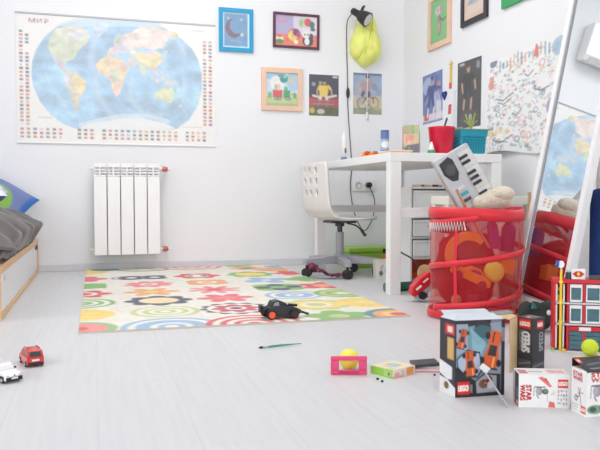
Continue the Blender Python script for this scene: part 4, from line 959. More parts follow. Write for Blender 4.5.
# ---------------------------------------------------------------- standing mirror
t=thing('standing_mirror','tall white framed standing mirror leaning back beside the right wall','mirror',(1.585,2.270,.003)); t.rotation_euler=(-math.atan(.163),R(3.6),R(-94.7))
MW,MH=.344,1.54; fb=.025
m=MB()
m.bb((-MW/2,-.012,0),(-MW/2+fb,.018,MH),WHITE); m.bb((MW/2-fb,-.012,0),(MW/2,.018,MH),WHITE)
m.bb((-MW/2+fb,-.012,.045),(MW/2-fb,.018,.078),WHITE); m.bb((-MW/2+fb,-.012,MH-.03),(MW/2-fb,.018,MH),WHITE); m.build('mirror_frame',t,bevel=.002)
m=MB()
for x0,x1,z0,z1 in ((-MW/2+fb,-MW/2+fb+.006,.0785,MH-.0305),(MW/2-fb-.006,MW/2-fb,.0785,MH-.0305),(-MW/2+fb+.0065,MW/2-fb-.0065,.0785,.084)): m.bb((x0,-.006,z0),(x1,.002,z1),GREY)
m.build('inner_bead',t)
m=MB(); m.bb((-MW/2+fb+.0065,-.001,.0845),(MW/2-fb-.0065,.003,MH-.0305),MIRROR); m.build('mirror_glass',t)
m=MB(); m.bb((-MW/2+fb,.004,.08),(MW/2-fb,.012,MH-.031),PALEWOOD); m.build('back_board',t)
for x in (-.11,.035): MB().tube([(x,.024,1.25),(x,.21,.034)],.011,WHITE,10).build('rear_leg',t)

# ---------------------------------------------------------------- navy bag at the right edge
t=thing('fabric_bag','dark navy fabric bag half seen at the right edge beside the mirror','bag',(1.818,2.045,0))
m=MB(); m.bb((-.115,-.09,0),(.115,.09,.50),NAVY); m.build('bag_body',t,bevel=.025,seg=4)
m=MB(); m.tube(bez([(-.02,-.06,.499),(-.02,-.05,.56),(-.02,.05,.56),(-.02,.06,.499)],20),.010,NAVY,8); m.build('carry_strap',t)

# ---------------------------------------------------------------- toy fire station
FBR=mat('fire_red',(204,30,44),.35,var=.04); FLG=mat('toy_light_grey',(206,208,212),.4,var=.03); FGL=mat('toy_blue_glass',(74,112,124),.12,var=.15,scale=30); 
t=thing('toy_fire_station','three-storey red and white toy fire station with a yellow pole','toy building',(1.408,1.805,0),R(-30)); t.scale=(.88,.88,1.0)
FW,FD,FH=.165,.075,.222; x0=-FW/2
m=MB(); m.bb((x0-.012,-FD/2-.010,0),(FW/2+.012,FD/2+.01,.006),FLG); m.build('base_plate',t)
m=MB()
for x in (x0+.002,x0+.046,x0+.098,FW/2-.008): m.bb((x,-FD/2,.0062),(x+.008,-FD/2+.012,FH-.012),FBR)
m.bb((x0+.002,FD/2-.006,.0062),(FW/2,FD/2,FH-.012),FBR)
for x in (x0+.002,FW/2-.006): m.bb((x,-FD/2+.0125,.0062),(x+.006,FD/2-.0065,FH-.012),FBR)
m.bb((x0-.002,-FD/2-.004,FH-.012),(FW/2+.004,FD/2+.002,FH),FBR); m.build('red_walls',t,bevel=.0008)
m=MB()
for x in (x0+.0105,x0+.034): m.bb((x,-FD/2+.002,.0895),(x+.005,-FD/2+.010,.144),WHITEP); m.bb((x,-FD/2+.002,.153),(x+.005,-FD/2+.010,.207),WHITEP); m.bb((x,-FD/2+.002,.0125),(x+.005,-FD/2+.010,.0805),WHITEP)
m.build('bay_posts',t)
for z in (.082,.146): MB().bb((x0+.011,-FD/2-.002,z+.001),(FW/2-.009,FD/2-.007,z+.006),FLG).build('floor_slab',t)
for r_,(z0,z1) in enumerate(((.090,.144),(.154,.207))):
    for x,w in ((x0+.056,.040),(x0+.108,.047)):
        m=MB(); y=-FD/2+.001
        m.bb((x,y,z0),(x+.004,y+.008,z1),WHITEP); m.bb((x+w-.004,y,z0),(x+w,y+.008,z1),WHITEP); m.bb((x+.0042,y,z0),(x+w-.0042,y+.008,z0+.006),WHITEP); m.bb((x+.0042,y,z1-.010),(x+w-.0042,y+.008,z1),WHITEP)
        f=m.build('window_frame',t)
        MB().bb((x+.0045,y+.004,z0+.0065),(x+w-.0045,y+.0055,z1-.0105),FGL).build('window_pane',f)
m=MB(); x,w=x0+.056,.100; y=-FD/2+.001
for q in range(4): m.bb((x,y,.010+q*.014),(x+w,y+.006,.0225+q*.014),FGL)
m.build('garage_door',t)
m=MB(); m.bb((x-.002,y-.006,.067),(x+w,y+.006,.080),FBR); m.bb((x+.03,y-.0068,.068),(x+.068,y-.0062,.079),WHITEP); m.build('door_lintel',t)
m=MB(); m.tube([(x0+.026,-FD/2-.004,.0065),(x0+.026,-FD/2-.004,.250)],.0042,YEL,10)
for z in (.09,.15,.21): m.bb((x0+.020,-FD/2-.008,z),(x0+.032,-FD/2-.001,z+.008),YEL)
m.build('yellow_pole',t)
m=MB(); m.tube([(x0+.010,-FD/2-.004,.268),(x0+.020,-FD/2-.008,.268)],[.012,.008],BLUEP,12); m.tube([(x0+.024,-FD/2-.013,.268),(x0+.026,-FD/2-.004,.266)],[.011,.006],WHITEP,14); m.tube([(x0+.0262,-FD/2-.004,.2502),(x0+.024,-FD/2-.005,.266)],.003,LGREY,6); m.build('roof_siren',t)
m=MB(); sx=x0+.082; m.bb((sx-.022,-FD/2+.0,FH+.0005),(sx+.022,-FD/2+.008,FH+.032),WHITEP); m.build('roof_sign',t,bevel=.001)
m=MB()
m.prism([(sx-.019,FH+.017),(sx-.008,FH+.025),(sx+.008,FH+.025),(sx+.019,FH+.017),(sx+.008,FH+.008),(sx-.008,FH+.008)],(0,-FD/2-.0012,0),(1,0,0),(0,0,1),(0,.001,0),FBR)
m.prism([(sx-.006,FH+.017),(sx,FH+.024),(sx+.006,FH+.017),(sx,FH+.010)],(0,-FD/2-.0022,0),(1,0,0),(0,0,1),(0,.0008,0),YEL); m.build('sign_emblem',t)
m=MB(); m.cyl((x0+.052,-.02,FH+.0005),(x0+.052,-.02,FH+.02),.010,DGREY,n=14); m.ell((x0+.052,-.02,FH+.027),(.008,.008,.008),WHITEP,12,8); m.build('roof_light',t); m=MB(); m.bb((x0+.12,-.03,FH+.0005),(x0+.155,-.01,FH+.012),DGREY); m.build('roof_vent',t)
m=MB(); m.bb((x0+.014,-.012,.153),(x0+.034,-.004,.172),YEL); m.bb((x0+.016,-.012,.1722),(x0+.032,-.004,.184),DGREY); m.ell((x0+.024,-.008,.19),(.006,.006,.007),YEL,12,8); m.build('indoor_bits',t)
m=MB(); m.bb((x0-.005,-FD/2-.016,.0065),(x0+.005,-FD/2-.008,.014),GREEN); m.bb((x0+.03,-FD/2-.016,.0065),(x0+.042,-FD/2-.008,.013),YEL); m.build('small_bricks',t)
# red toy garage part and dark dragon-like toy left of the station
t=thing('toy_engine','red toy block with a dark grille, left of the fire station','toy',(1.300,1.915,0),R(-20))
m=MB(); m.bb((-.04,-.025,0),(.035,.03,.070),FBR); m.build('engine_body',t,bevel=.002)
m=MB(); m.bb((-.018,-.0275,.022),(.010,-.0255,.058),DGREY); m.build('grille',t)
m=MB()
for i in range(3): m.bb((-.016,-.0295,.026+i*.011),(.008,-.0277,.031+i*.011),GREY)
m.build('grille_bar',t)
t=thing('toy_dragon','black and dark green lumpy toy under the mirror, left of the fire station','toy',(1.475,2.10,0)); t.scale=(.72,.72,.95)
DKT=mat('black_green_toy',(38,48,42),.6,var=.3,scale=40)
m=MB(); m.ell((0,0,.055),(.085,.05,.055),DKT,24,14,None,lambda p:1+.12*math.sin(p.x*9)*math.sin(p.y*7+p.z*5)); m.ell((.07,-.01,.07),(.05,.04,.05),DKT); m.ell((-.06,.0,.07),(.04,.035,.045),DKT); m.v=[Vector((p.x,p.y,max(.0005,p.z))) for p in m.v]; m.build('toy_body',t)
MB().ell((.03,-.052,.075),(.010,.010,.010),WHITEP).build('eye_ball',t); MB().ell((.085,-.048,.05),(.016,.012,.014),mat('butter',(236,220,170),.5)).build('pale_claw',t)
MB().prism([(-.03,.0),(.0,.0),(-.02,.022)],(-.03,-.05,.092),(1,0,0),(0,0,1),(0,.012,0),mat('sea_toy',(60,110,110),.5,var=.1)).build('fin',t)

# ---------------------------------------------------------------- construction toy boxes
def logo(c,x,y,w,h):
    c.rect(x-w/2,y-h/2,x+w/2,y+h/2,(222,30,38)); c.text('LEGO',x,y,w*.90,h*.52,(246,206,60)); c.text('LEGO',x,y,w*.80,h*.42,(250,250,250),0,h*.03)
def racer(c,x,y,s,rot,col=(206,92,44)):
    cr,sr=math.cos(rot),math.sin(rot); q=lambda a,b:(x+(a*cr-b*sr)*s/c.asp,y+(a*sr+b*cr)*s)
    c.poly([q(-.16,-.50),q(.16,-.50),q(.20,-.30),q(.15,-.1),q(.22,.2),q(.20,.48),q(-.20,.48),q(-.22,.2),q(-.15,-.1),q(-.20,-.30)],col)
    c.poly([q(-.10,-.12),q(.10,-.12),q(.12,.16),q(-.12,.16)],(50,44,46)); 
    for a,b in ((-.22,-.34),(.22,-.34),(-.24,.32),(.24,.32)): c.ell(*q(a,b),.07*s/c.asp,.10*s,(36,34,38))
    c.line([q(-.05,-.45),q(-.05,-.2)],.04*s,(40,40,44)); c.line([q(.08,.2),q(.08,.45)],.05*s,(244,170,110)); c.line([q(-.22,.49),q(.22,.49)],.05*s,(60,50,50))
cA=Canvas(96,140,(34,34,40),.69,fade=False)
cA.poly([(.02,.10),(.97,.03),(.97,.93),(.55,.93),(.42,.80),(.02,.60)],(118,150,166)); cA.noise(.1,3,6)
cA.poly([(.02,.05),(.25,.05),(.25,.38),(.02,.46)],(150,164,182)); cA.ell(.55,.12,.17,.12,(52,44,50)); cA.ell(.55,.20,.24,.13,(60,110,124),.7); cA.poly([(.30,.10),(.62,.30),(.5,.5),(.36,.45)],(150,196,210),.6)
racer(cA,.14,.24,.26,.25,(190,90,60)); cA.poly([(.72,.0),(.97,.0),(.97,.72),(.72,.8)],(150,150,164),.55); racer(cA,.76,.40,.50,.22)
cA.poly([(.03,.50),(.24,.38),(.50,.42),(.55,.66),(.46,.76),(.20,.74),(.05,.62)],(34,34,40)); cA.poly([(.05,.51),(.25,.40),(.48,.44),(.52,.65),(.44,.74),(.22,.72),(.07,.61)],(176,188,208)); racer(cA,.30,.57,.34,-.1)
cA.poly([(.40,.80),(.58,.70),(.92,.72),(.92,.95),(.42,.97)],(34,34,40)); cA.poly([(.42,.81),(.59,.72),(.84,.74),(.84,.95),(.44,.96)],(160,160,170)); cA.ell(.58,.84,.10,.06,(120,84,64)); cA.ell(.72,.86,.07,.05,(190,196,206)); racer(cA,.66,.80,.14,1.0,(150,70,50))
logo(cA,.17,.885,.24,.165); cA.rect(.31,.84,.35,.95,(130,130,134)); cA.rect(.93,.0,1,1,(30,30,36)); cA.poly([(.93,.1),(1,.12),(1,.3),(.93,.28)],(150,150,156),.6)
cL=Canvas(24,110,(52,52,60),.25,fade=False); cL.rect(.35,.06,.95,.20,(210,50,54)); cL.rect(.5,.09,.82,.17,(240,220,210)); cL.rect(.5,.24,.9,.52,(214,176,110)); cL.poly([(0,.56),(.8,.62),(.8,.78),(.5,.80),(0,.74)],(236,236,238)); cL.poly([(0,.78),(.5,.80),(1,.88),(1,1),(0,1)],(236,236,238)); cL.ell(.45,.88,.16,.05,(120,90,50))
BOXA=mat('black_card',(36,36,42),.4,var=.06)
t=thing('toy_box','tall black picture box of orange racing cars, standing in front of the red bag','toy box',(.868,1.479,0),R(-4.6),'construction toy boxes by the mirror')
m=MB(); o_=.0004
m.bb((-.0625+o_,-.03+o_,o_),(.0625-o_,-.027,.181),BOXA); m.bb((-.0625+o_,.027,o_),(.0625-o_,.03-o_,.181),BOXA); m.bb((-.0625+o_,-.0265,o_),(-.0595,.0265,.181),BOXA); m.bb((.0595,-.0265,o_),(.0625-o_,.0265,.181),BOXA); m.bb((-.059,-.0265,o_),(.059,.0265,.004),BOXA)
m.sheet(cA,(-.0625,-.03,.1815),(.125,0,0),(0,0,-.1812),CARD); m.sheet(cL,(-.0625,.03,.1815),(0,-.06,0),(0,0,-.1812),CARD); m.v=[Vector((p.x-.22*(p.y+.03),p.y,p.z)) for p in m.v]; m.build('carton',t)
FLAPW=mat('card_inside',(206,212,220),.6,var=.03)
m=MB(); m.add([(-.0615,.0305,.1815),(.0615,.0305,.1815),(.050,.050,.194),(-.066,.050,.194)],[(0,1,2,3)],FLAPW); m.build('open_flap',t,solid=.0012)
m=MB(); m.add([(-.0615,-.0295,.1818),(.0615,-.0295,.1818),(.050,.010,.190),(-.058,.010,.191)],[(0,1,2,3)],FLAPW); m.build('open_flap',t,solid=.0012)
m=MB(); m.add([(-.0628,-.028,.1815),(-.0755,.028,.1815),(-.066,.022,.189),(-.054,-.016,.190)],[(0,1,2,3)],FLAPW); m.build('open_flap',t,solid=.0012)
# box B
cB=Canvas(34,100,(58,58,66),.34,fade=False); logo(cB,.5,.12,.74,.17); cB.text('SPEED',.42,.45,.40*1.0,.10,(226,226,230),0) if 0 else None
cB.text('SPEED',.56,.46,.40/.34*.95,.17,(236,236,240),R(-90),.012); cB.text('CHAMPIONS',.26,.44,.42/.34*.95,.10,(150,150,158),R(-90)); cB.rect(.1,.80,.9,.97,(86,86,94)); cB.line([(.15,.9),(.85,.84)],.03,(140,140,146))
cB2=Canvas(38,100,(44,44,52),.4,fade=False); logo(cB2,.62,.13,.5,.15); cB2.text('SPEED',.72,.46,.9,.13,(190,190,196),R(-90)); cB2.rect(0,.84,1,1,(70,70,78)); cB2.line([(.1,.92),(.9,.88)],.03,(130,130,136))
cT=Canvas(30,30,(64,64,72),1,fade=False); cT.rect(.12,.3,.5,.7,(214,60,60)); cT.rect(.2,.4,.42,.6,(236,210,200)); cT.rect(.62,.1,.9,.8,(130,130,136))
t=thing('toy_box','narrow dark grey box with a torn brown end, standing behind the white boxes','toy box',(1.140,1.648,0),R(18.5),'construction toy boxes by the mirror')
pbox('carton',(.052,.050,.143),cB2,cB,cT,base=BOXA,parent=t)
m=MB(); m.add([(-.026,.0252,.001),(-.026,.0252,.1425),(-.088,.0,.1425),(-.088,.0,.001)],[(0,1,2,3)],KRAFT); m.build('torn_end',t,solid=.0015)
m=MB(); m.add([(-.026,.027,.1435),(-.089,.003,.1435),(-.070,.060,.1455),(-.010,.065,.1455)],[(0,1,2,3)],KRAFT); m.build('torn_flap',t,solid=.0012)
t=thing('stud_plate','light grey studded toy plate lying on top of the torn box','toy',(1.082,1.700,.1472),R(8)) 
m=MB(); m.bb((-.036,-.014,0),(.030,.014,.004),GREY); m.build('plate_slab',t)
m=MB()
for i in range(7):
    for j in range(3): m.cyl((-.030+i*.009,-.009+j*.009,.0041),(-.030+i*.009,-.009+j*.009,.0062),.0026,GREY,n=10)
m.build('studs',t)
# white boxes
def ship(c,x,y,s):
    c.ell(x,y,.16*s/c.asp,.20*s,(150,146,156)); c.rect(x-.20*s/c.asp,y-.22*s,x+.30*s/c.asp,y-.16*s,(96,96,106)); c.ell(x-.05*s/c.asp,y,.11*s/c.asp,.15*s,(176,170,182)); c.ell(x+.28*s/c.asp,y+.02*s,.15*s/c.asp,.14*s,(84,92,88)); c.ell(x+.30*s/c.asp,y+.0*s,.09*s/c.asp,.08*s,(120,132,124)); c.line([(x-.22*s/c.asp,y-.2*s),(x-.24*s/c.asp,y+.24*s)],.03*s,(110,110,120)); c.line([(x-.1*s/c.asp,y+.2*s),(x-.02*s/c.asp,y+.34*s)],.05*s,(110,104,110))
def sw(c,x,y,w,h,rot=0):
    off=h*.28; c.text('STAR',x+math.sin(rot)*off/c.asp,y-math.cos(rot)*off,w,h*.46,(190,30,42),rot,h*.045); c.text('WARS',x-math.sin(rot)*off/c.asp,y+math.cos(rot)*off,w,h*.46,(190,30,42),rot,h*.045)
cF=Canvas(110,76,(238,238,238),1.45,fade=False); cF.poly([(.38,.10),(.46,.06),(.66,.36),(.60,.38)],(226,120,110)); cF.poly([(.48,.12),(.53,.10),(.62,.30)],(206,70,70)); cF.poly([(.60,.80),(.70,.84),(.72,.99),(.58,.99)],(222,110,106)); cF.line([(.56,.55),(.56,.82)],.02,(190,170,150)); cF.poly([(.70,.46),(.60,.64),(.72,.6)],(240,196,180),.7)
ship(cF,.40,.50,.62); sw(cF,.14,.56,.46/1.45,.30,R(90)); logo(cF,.865,.27,.20,.26)
rnd=random.Random(8)
for i in range(4):
    for j in range(4): cF.rect(.77+i*.05,.46+j*.125,.77+i*.05+rnd.uniform(.018,.04),.46+j*.125+rnd.uniform(.03,.09),(110,112,118),.8)
cF.rect(.755,.44,.757,.96,(150,150,150))
cS=Canvas(30,60,(52,52,60),.6,fade=False); cS.rect(.0,.0,.35,1,(196,190,184)); cS.rect(.5,.82,.98,.99,(206,40,50)); cS.rect(.6,.45,.85,.75,(130,130,140)); cS.rect(.64,.86,.84,.95,(240,220,220))
cU=Canvas(90,34,(232,232,232),2.6,fade=False); sw(cU,.12,.6,.16,.5); cU.rect(.24,.5,.52,.62,(150,150,156)); cU.rect(.60,.2,.95,.8,(236,206,204)); cU.text('STAR WARS',.78,.5,.3,.4,(206,60,66)); cU.line([(.05,.25),(.5,.2)],.04,(200,180,180))
t=thing('toy_box','small white picture box with a dark left end, in front of the torn box','toy box',(.967,1.357,0),R(-21),'construction toy boxes by the mirror')
pbox('carton',(.112,.058,.0745),cF,cS,cU,base=WHITE,parent=t)
cF2=Canvas(90,80,(238,238,238),1.15,fade=False); sw(cF2,.32,.14,.44,.20); ship(cF2,.22,.44,.62); cF2.ell(.18,.84,.16,.10,(120,160,130)); cF2.ell(.14,.84,.07,.06,(70,90,80)); cF2.ell(.36,.82,.10,.10,(130,120,120)); cF2.line([(.32,.72),(.42,.95)],.03,(190,80,80)); cF2.ell(.62,.5,.2,.2,(160,160,166)); logo(cF2,.85,.85,.2,.2); cF2.rect(0,.0,1,.03,(60,60,66))
cS2=Canvas(46,80,(240,240,240),.56,fade=False); sw(cS2,.42,.17,.62,.18); cS2.line([(.30,.66),(.52,.60),(.60,.42)],.022,(70,66,70)); cS2.line([(.46,.42),(.60,.62),(.66,.78)],.02,(90,84,88)); cS2.line([(.44,.55),(.80,.50)],.02,(206,120,110)); cS2.ring(.32,.66,.11,.07,.35,(60,60,64)); logo(cS2,.80,.87,.34,.16); cS2.rect(.05,.80,.5,.815,(180,180,180)); cS2.rect(.05,.86,.45,.875,(190,190,190)); cS2.rect(.05,.92,.4,.93,(190,190,190))
t=thing('toy_box','white picture box with a black flap on top, at the right edge','toy box',(1.0015+.058,1.245+.022,0),R(0),'construction toy boxes by the mirror'); t.rotation_euler=(0,0,R(-3))
pbox('carton',(.118,.052,.0985),cF2,cS2,None,base=WHITE,parent=t)
cV=Canvas(60,30,(44,46,54),2,fade=False); cV.rect(.0,.1,.10,.42,(206,40,50)); cV.rect(.02,.16,.08,.34,(240,210,210)); cV.line([(.16,.55),(.9,.35)],.10,(110,112,122)); cV.line([(.12,.85),(.95,.75)],.06,(150,150,160)); cV.rect(.5,.15,.7,.35,(90,96,106))
m=MB(); m.sheet(cV,(-.058,.0255,.117),(.117,0,0),(0,-.0525,-.0178),CARD); m.build('black_flap',t,solid=.0012)
m=MB(); m.bb((-.058,.0262,.0985),(.058,.0274,.1165),BOXA); m.build('back_flap',t)
# ball, small toy on the box, plastic strip
t=thing('foam_board','pale yellow board propped behind the black flap of the right box','board',(1.085,1.312,.0),R(-6))
m=MB(); m.bb((-.055,-.010,0),(.055,.014,.113),mat('butter_board',(226,206,150),.6,var=.05)); m.build('board_panel',t,bevel=.001)
m=MB(); m.ell((0,0,0),(.0185,.0185,.0185),TBALL,28,18); P3(m,'ball','lime green felt ball resting at the back of the right white box','ball',(1.066,1.318,.1318))
t=thing('toy_figure','small beige and red toy figure beside the green ball','toy',(1.105,1.312,.1135))
m=MB(); m.ell((0,0,.012),(.012,.009,.012),FBR,14,10); m.build('toy_body',t); m=MB(); m.ell((.0,0,.030),(.010,.010,.010),mat('sand_plastic',(222,196,170),.5),14,10); m.build('toy_head',t)
t=thing('plastic_strip','clear grey plastic strip with a white tag leaning on the racing-car box','strip',(0,0,0))
a=Vector((.880,1.352,.0015)); b=Vector((.872,1.4385,.060))
m=MB(); m.tube([a,a*.5+b*.5,b],.0022,mat('smoke_strip',(180,182,186),.3,var=.05),6); m.build('strip_rod',t)
m=MB(); q=Vector((.870,1.440,.068)); m.add([q+Vector((-.014,-.003,.004)),q+Vector((.004,-.004,-.012)),q+Vector((.016,-.003,.0)),q+Vector((-.004,-.002,.014))],[(0,1,2,3)],WHITE); m.build('white_tag',t,solid=.001)

# ---------------------------------------------------------------- toys on the open floor
t=thing('toy_goal','pink plastic toy goal frame on the bare floor in front of the yellow ball','toy',(.640,1.728,0),R(-16.5))
m=MB(); w,h=.096,.037
m.bb((-w/2,-.004,.012),(-w/2+.022,.004,h),PINK); m.bb((w/2-.022,-.004,.012),(w/2,.004,h),PINK); m.bb((-w/2,-.004,h+.0001),(w/2,.004,h+.012),PINK); m.bb((-w/2,-.006,0),(w/2,.006,.0119),PINK); m.bb((-w/2,.0062,0),(w/2,.026,.004),PINK); m.build('goal_frame',t,bevel=.002)
m=MB(); m.bb((-w/2+.02,-.0075,.004),(w/2-.02,-.0062,.011),mat('magenta_edge',(206,40,98),.4)); m.build('lower_lip',t)
m=MB(); m.ell((0,0,.0275),(.0275,.0275,.0275),YBALL,28,18); P3(m,'ball','pale yellow ball on the floor behind the pink toy goal','ball',(.661,1.782,0))
cG=Canvas(40,16,(148,206,84),2.6,fade=False); cG.rect(.62,.1,.95,.9,(176,214,120)); cG.ell(.84,.55,.05,.2,(90,120,60)); cG.rect(0,0,.04,1,(206,220,150))
cR=Canvas(40,16,(236,226,220),2.6,fade=False); cR.rect(.62,.05,.95,.95,(240,160,80)); cR.ell(.2,.6,.12,.25,(236,150,130),.8); cR.rect(.4,.3,.55,.8,(226,180,160),.7); cR.rect(0,.8,.5,1,(240,110,90),.6)
cTp=Canvas(50,50,(238,228,196),1,fade=False); cTp.ell(.5,.5,.28,.25,(170,206,216)); cTp.ell(.35,.4,.12,.14,(240,210,150)); cTp.ell(.68,.6,.1,.1,(236,180,150)); cTp.rect(.05,.05,.95,.10,(226,214,160)); cTp.poly([(.0,.6),(.3,.9),(.0,1)],(200,216,150)); cTp.ell(.55,.3,.1,.06,(196,170,140))
t=thing('game_box','flat white and green game box lying on the floor right of the pink goal','box',(.7405,1.704,0),R(-26))
pbox('carton',(.088,.080,.0215),cR,cG,cTp,base=WHITE,parent=t); t.rotation_euler[2]=R(24); t.location=(.757,1.708,0)
t=thing('tablet','dark slab lying on a pale pink board beside the racing-car box','tablet',(.866,1.722,0),R(-22))
m=MB(); m.bb((-.06,-.040,0),(.045,.040,.006),mat('pale_pink_board',(238,214,214),.5,var=.04)); m.bb((-.058,-.0405,.001),(.044,-.0402,.005),mat('rose_edge',(232,150,150),.5)); m.build('pink_board',t)
m=MB(); m.box((-.008,.002,.0162),(.070,.056,.008),mat('slate_plastic',(66,68,76),.4,var=.05),Euler((0,R(-4),R(8)))); m.box((.0,.0,.0091),(.05,.04,.005),WHITE); m.build('dark_slab',t)
for i,(x,y,r) in enumerate([(.692,1.655,.0042),(.694,1.630,.0040),(.852,1.652,.0036),(.70,1.640,.0022)]):
    m=MB(); m.ell((0,0,r*.7),(r,r*.8,r*.7),BLACK,10,6); o=P3(m,'crumb','tiny black crumb lying on the bare floor near the game box','crumb',(x,y,0)); o['group']='black crumbs on the floor'
t=thing('paintbrush','thin teal paintbrush with a dark tip lying on the bare floor','brush',(.481,2.098,.0045),R(8.5))
m=MB(); m.tube([(.030,0,0),(.07,0,.0008),(.145,0,0)],[.0030,.0034,.0012],mat('sea_green_lacquer',(60,150,130),.3,var=.05),8); m.build('handle',t)
m=MB(); m.tube([(.013,0,0),(.030,0,0)],.0032,CHROME,8); m.build('ferrule',t)
m=MB(); m.tube([(-.002,0,-.0005),(.006,0,0),(.0128,0,0)],[.0006,.0042,.0032],BLACK,8); m.build('bristles',t)
# black toy vehicle on the rug
t=thing('toy_vehicle','black armoured toy vehicle with orange wheels near the front edge of the rug','toy car',(.675,2.585,.0078),R(4))
m=MB(); VB=mat('gunmetal_plastic',(50,52,58),.45,var=.12,scale=60)
m.prism([(-.055,.016),(-.05,.044),(-.02,.05),(.045,.044),(.075,.032),(.08,.018),(.05,.012),(-.04,.010)],(0,-.034,0),(1,0,0),(0,0,1),(0,.068,0),VB); m.build('hull',t,bevel=.004)
m=MB(); m.prism([(-.045,.0455),(-.036,.066),(-.010,.070),(.018,.058),(.028,.0455)],(0,-.024,0),(1,0,0),(0,0,1),(0,.048,0),VB); m.build('cabin',t,bevel=.003)
m=MB(); m.prism([(-.034,.050),(-.028,.062),(-.012,.064),(-.010,.050)],(0,-.0252,0),(1,0,0),(0,0,1),(0,.001,0),GREY); m.build('side_window',t)
m=MB(); m.bb((-.075,-.02,.02),(-.056,.02,.040),BLACK); m.bb((-.082,-.014,.024),(-.0755,.014,.052),BLACK); m.bb((-.074,-.03,.036),(-.066,.03,.05),VB); m.build('rear_engine',t,bevel=.002)
m=MB(); m.tube([(.078,-.012,.022),(.112,-.016,.010)],.0045,BLACK,8); m.tube([(.03,-.012,.05),(.066,-.012,.046)],.005,VB,8); m.build('cannon',t)
for x in (-.045,.045):
    for y in (-.034,.034):
        w=MB().cyl((x,y-.010 if y<0 else y-.002,.0185),(x,y+.002 if y<0 else y+.010,.0185),.0185,TYRE,n=20).build('wheel',t)
        s_=-1 if y<0 else 1
        MB().cyl((x,y+s_*.0105,.0185),(x,y+s_*.0125,.0185),.0130,mat('neon_orange',(246,96,52),.4) if x<0 else VB,n=16).build('hub',w)
# small cars at the left
def small_car(name,label,loc,rz,low,up,prof_low,prof_up,wd,L,extra):
    t=thing(name,label,'toy car',loc,rz)
    m=MB(); m.prism(prof_low,(0,-wd/2,0),(1,0,0),(0,0,1),(0,wd,0),low); m.build('lower_body',t,bevel=.0022)
    m=MB(); n=len(prof_up); ym=wd/2
    zs=[z for _,z in prof_up]; z0,z1=min(zs),max(zs)
    def yy(z): return ym*(1-.02-.16*(z-z0)/(z1-z0))
    vs=[(x,-yy(z),z) for x,z in prof_up]+[(x,yy(z),z) for x,z in prof_up]
    m.add(vs,[tuple(range(n))[::-1] if 0 else tuple(range(n)),tuple(range(2*n-1,n-1,-1))]+[(i,n+i,n+(i+1)%n,(i+1)%n) for i in range(n)],up); m.build('cabin',t,bevel=.0018)
    for x in (-L*.30,L*.31):
        for s_ in (-1,1):
            w=MB().cyl((x,s_*(wd/2-.005),.0095),(x,s_*(wd/2+.0012),.0095),.0095,TYRE,n=18).build('wheel',t)
            MB().cyl((x,s_*(wd/2+.0013),.0095),(x,s_*(wd/2+.0020),.0095),.0058,CHROME,n=14).build('hubcap',w)
    extra(t,yy); t.scale=(.9,.98,.86); return t
def quad(t,name,pts,m_,th=.0006):
    b=MB(); b.add(pts,[tuple(range(len(pts)))],m_); b.build(name,t,solid=th)
CRED=mat('car_red',(214,44,48),.25,var=.04,coat=.5); CWH=mat('car_white',(238,238,240),.25,var=.02,coat=.5); CBK=mat('car_black',(32,32,36),.3,var=.05)
PLATE=mat('plate_white',(240,240,236),.5)
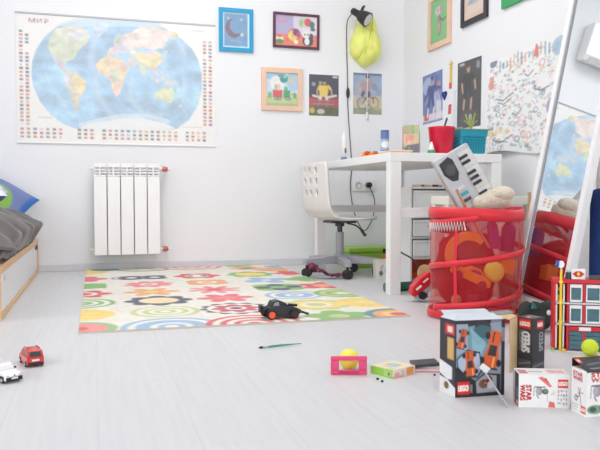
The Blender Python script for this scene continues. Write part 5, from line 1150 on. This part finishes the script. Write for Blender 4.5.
def van_x(t,yy):
    # rear at -x
    wd=.046
    quad(t,'rear_window',[(-.0560,-.016,.035),(-.0560,.016,.035),(-.0532,.014,.050),(-.0532,-.014,.050)],GLASSD)
    quad(t,'number_plate',[(-.0572,-.010,.0205),(-.0572,.010,.0205),(-.0572,.010,.0265),(-.0572,-.010,.0265)],PLATE)
    for s_ in (-1,1):
        quad(t,'tail_light',[(-.0567,s_*.021,.026),(-.0567,s_*.0175,.026),(-.0562,s_*.0170,.037),(-.0562,s_*.0205,.037)],mat('tail_red',(180,20,30),.2))
        for a,b in ((-.046,-.022),(-.018,.004),(.008,.024)):
            quad(t,'side_window',[(a,s_*(yy(.036)+.0006),.036),(b,s_*(yy(.036)+.0006),.036),(b-(.006 if b>.02 else 0),s_*(yy(.049)+.0006),.049),(a,s_*(yy(.049)+.0006),.049)],mat('amber_glass',(150,96,84),.15) )
    b=MB(); b.bb((-.0590,-.021,.008),(-.0555,.021,.0165),CBK); b.build('rear_bumper',t,bevel=.001)
    b=MB(); b.bb((-.03,-.018,.0553),(.01,-.015,.058),CRED); b.bb((-.03,.015,.0553),(.01,.018,.058),CRED); b.build('roof_rail',t)
d=Vector((-.30,.954)); 
small_car('toy_car','small red toy van seen from behind, on the bare floor by the bed','x' and (-.178,2.092,0),math.atan2(.954,-.30),CRED,CRED,
  [(-.057,.007),(-.057,.033),(.040,.033),(.056,.026),(.058,.010),(.056,.007)],[(-.056,.0331),(-.052,.053),(-.046,.055),(.012,.055),(.022,.051),(.038,.0331)],.046,.115,van_x)
def suv_x(t,yy):
    quad(t,'windscreen',[(.0178,-.017,.0335),(.0178,.017,.0335),(.0085,.0145,.0475),(.0085,-.0145,.0475)],GLASSD)
    quad(t,'number_plate',[(.0592,-.009,.0125),(.0592,.009,.0125),(.0592,.009,.0175),(.0592,-.009,.0175)],PLATE)
    b=MB(); b.bb((.0545,-.0225,.006),(.0585,.0225,.0185),CBK); b.build('front_bumper',t,bevel=.001)
    for s_ in (-1,1):
        b=MB(); b.ell((.0545,s_*.0175,.0235),(.004,.0045,.0035),mat('headlamp',(210,214,220),.1,var=.02),12,8); b.build('headlight',t)
        quad(t,'side_window',[(-.046,s_*(yy(.034)+.0006),.034),(.012,s_*(yy(.034)+.0006),.034),(.004,s_*(yy(.046)+.0006),.046),(-.042,s_*(yy(.046)+.0006),.046)],GLASSD)
        b=MB(); b.bb((-.05,s_*.0236-.0006,.007),(.045,s_*.0236+.0006,.021),CBK); b.build('side_skirt',t)
        b=MB(); b.ell((.012,s_*.0265,.0345),(.003,.004,.003),CBK,10,6); b.build('wing_mirror',t)
    b=MB(); b.ell((.0583,0,.0235),(.0012,.003,.002),CBK,10,6); b.build('badge',t)
small_car('toy_car','small white and black toy car at the left edge, nose towards the camera','x' and (-.232,1.928,0),math.atan2(-.80,.60),CWH,CWH,
  [(-.056,.008),(-.057,.032),(.022,.0325),(.045,.029),(.056,.022),(.057,.008)],[(-.054,.0326),(-.046,.049),(-.038,.051),(.002,.050),(.010,.0475),(.019,.0326)],.046,.115,suv_x)
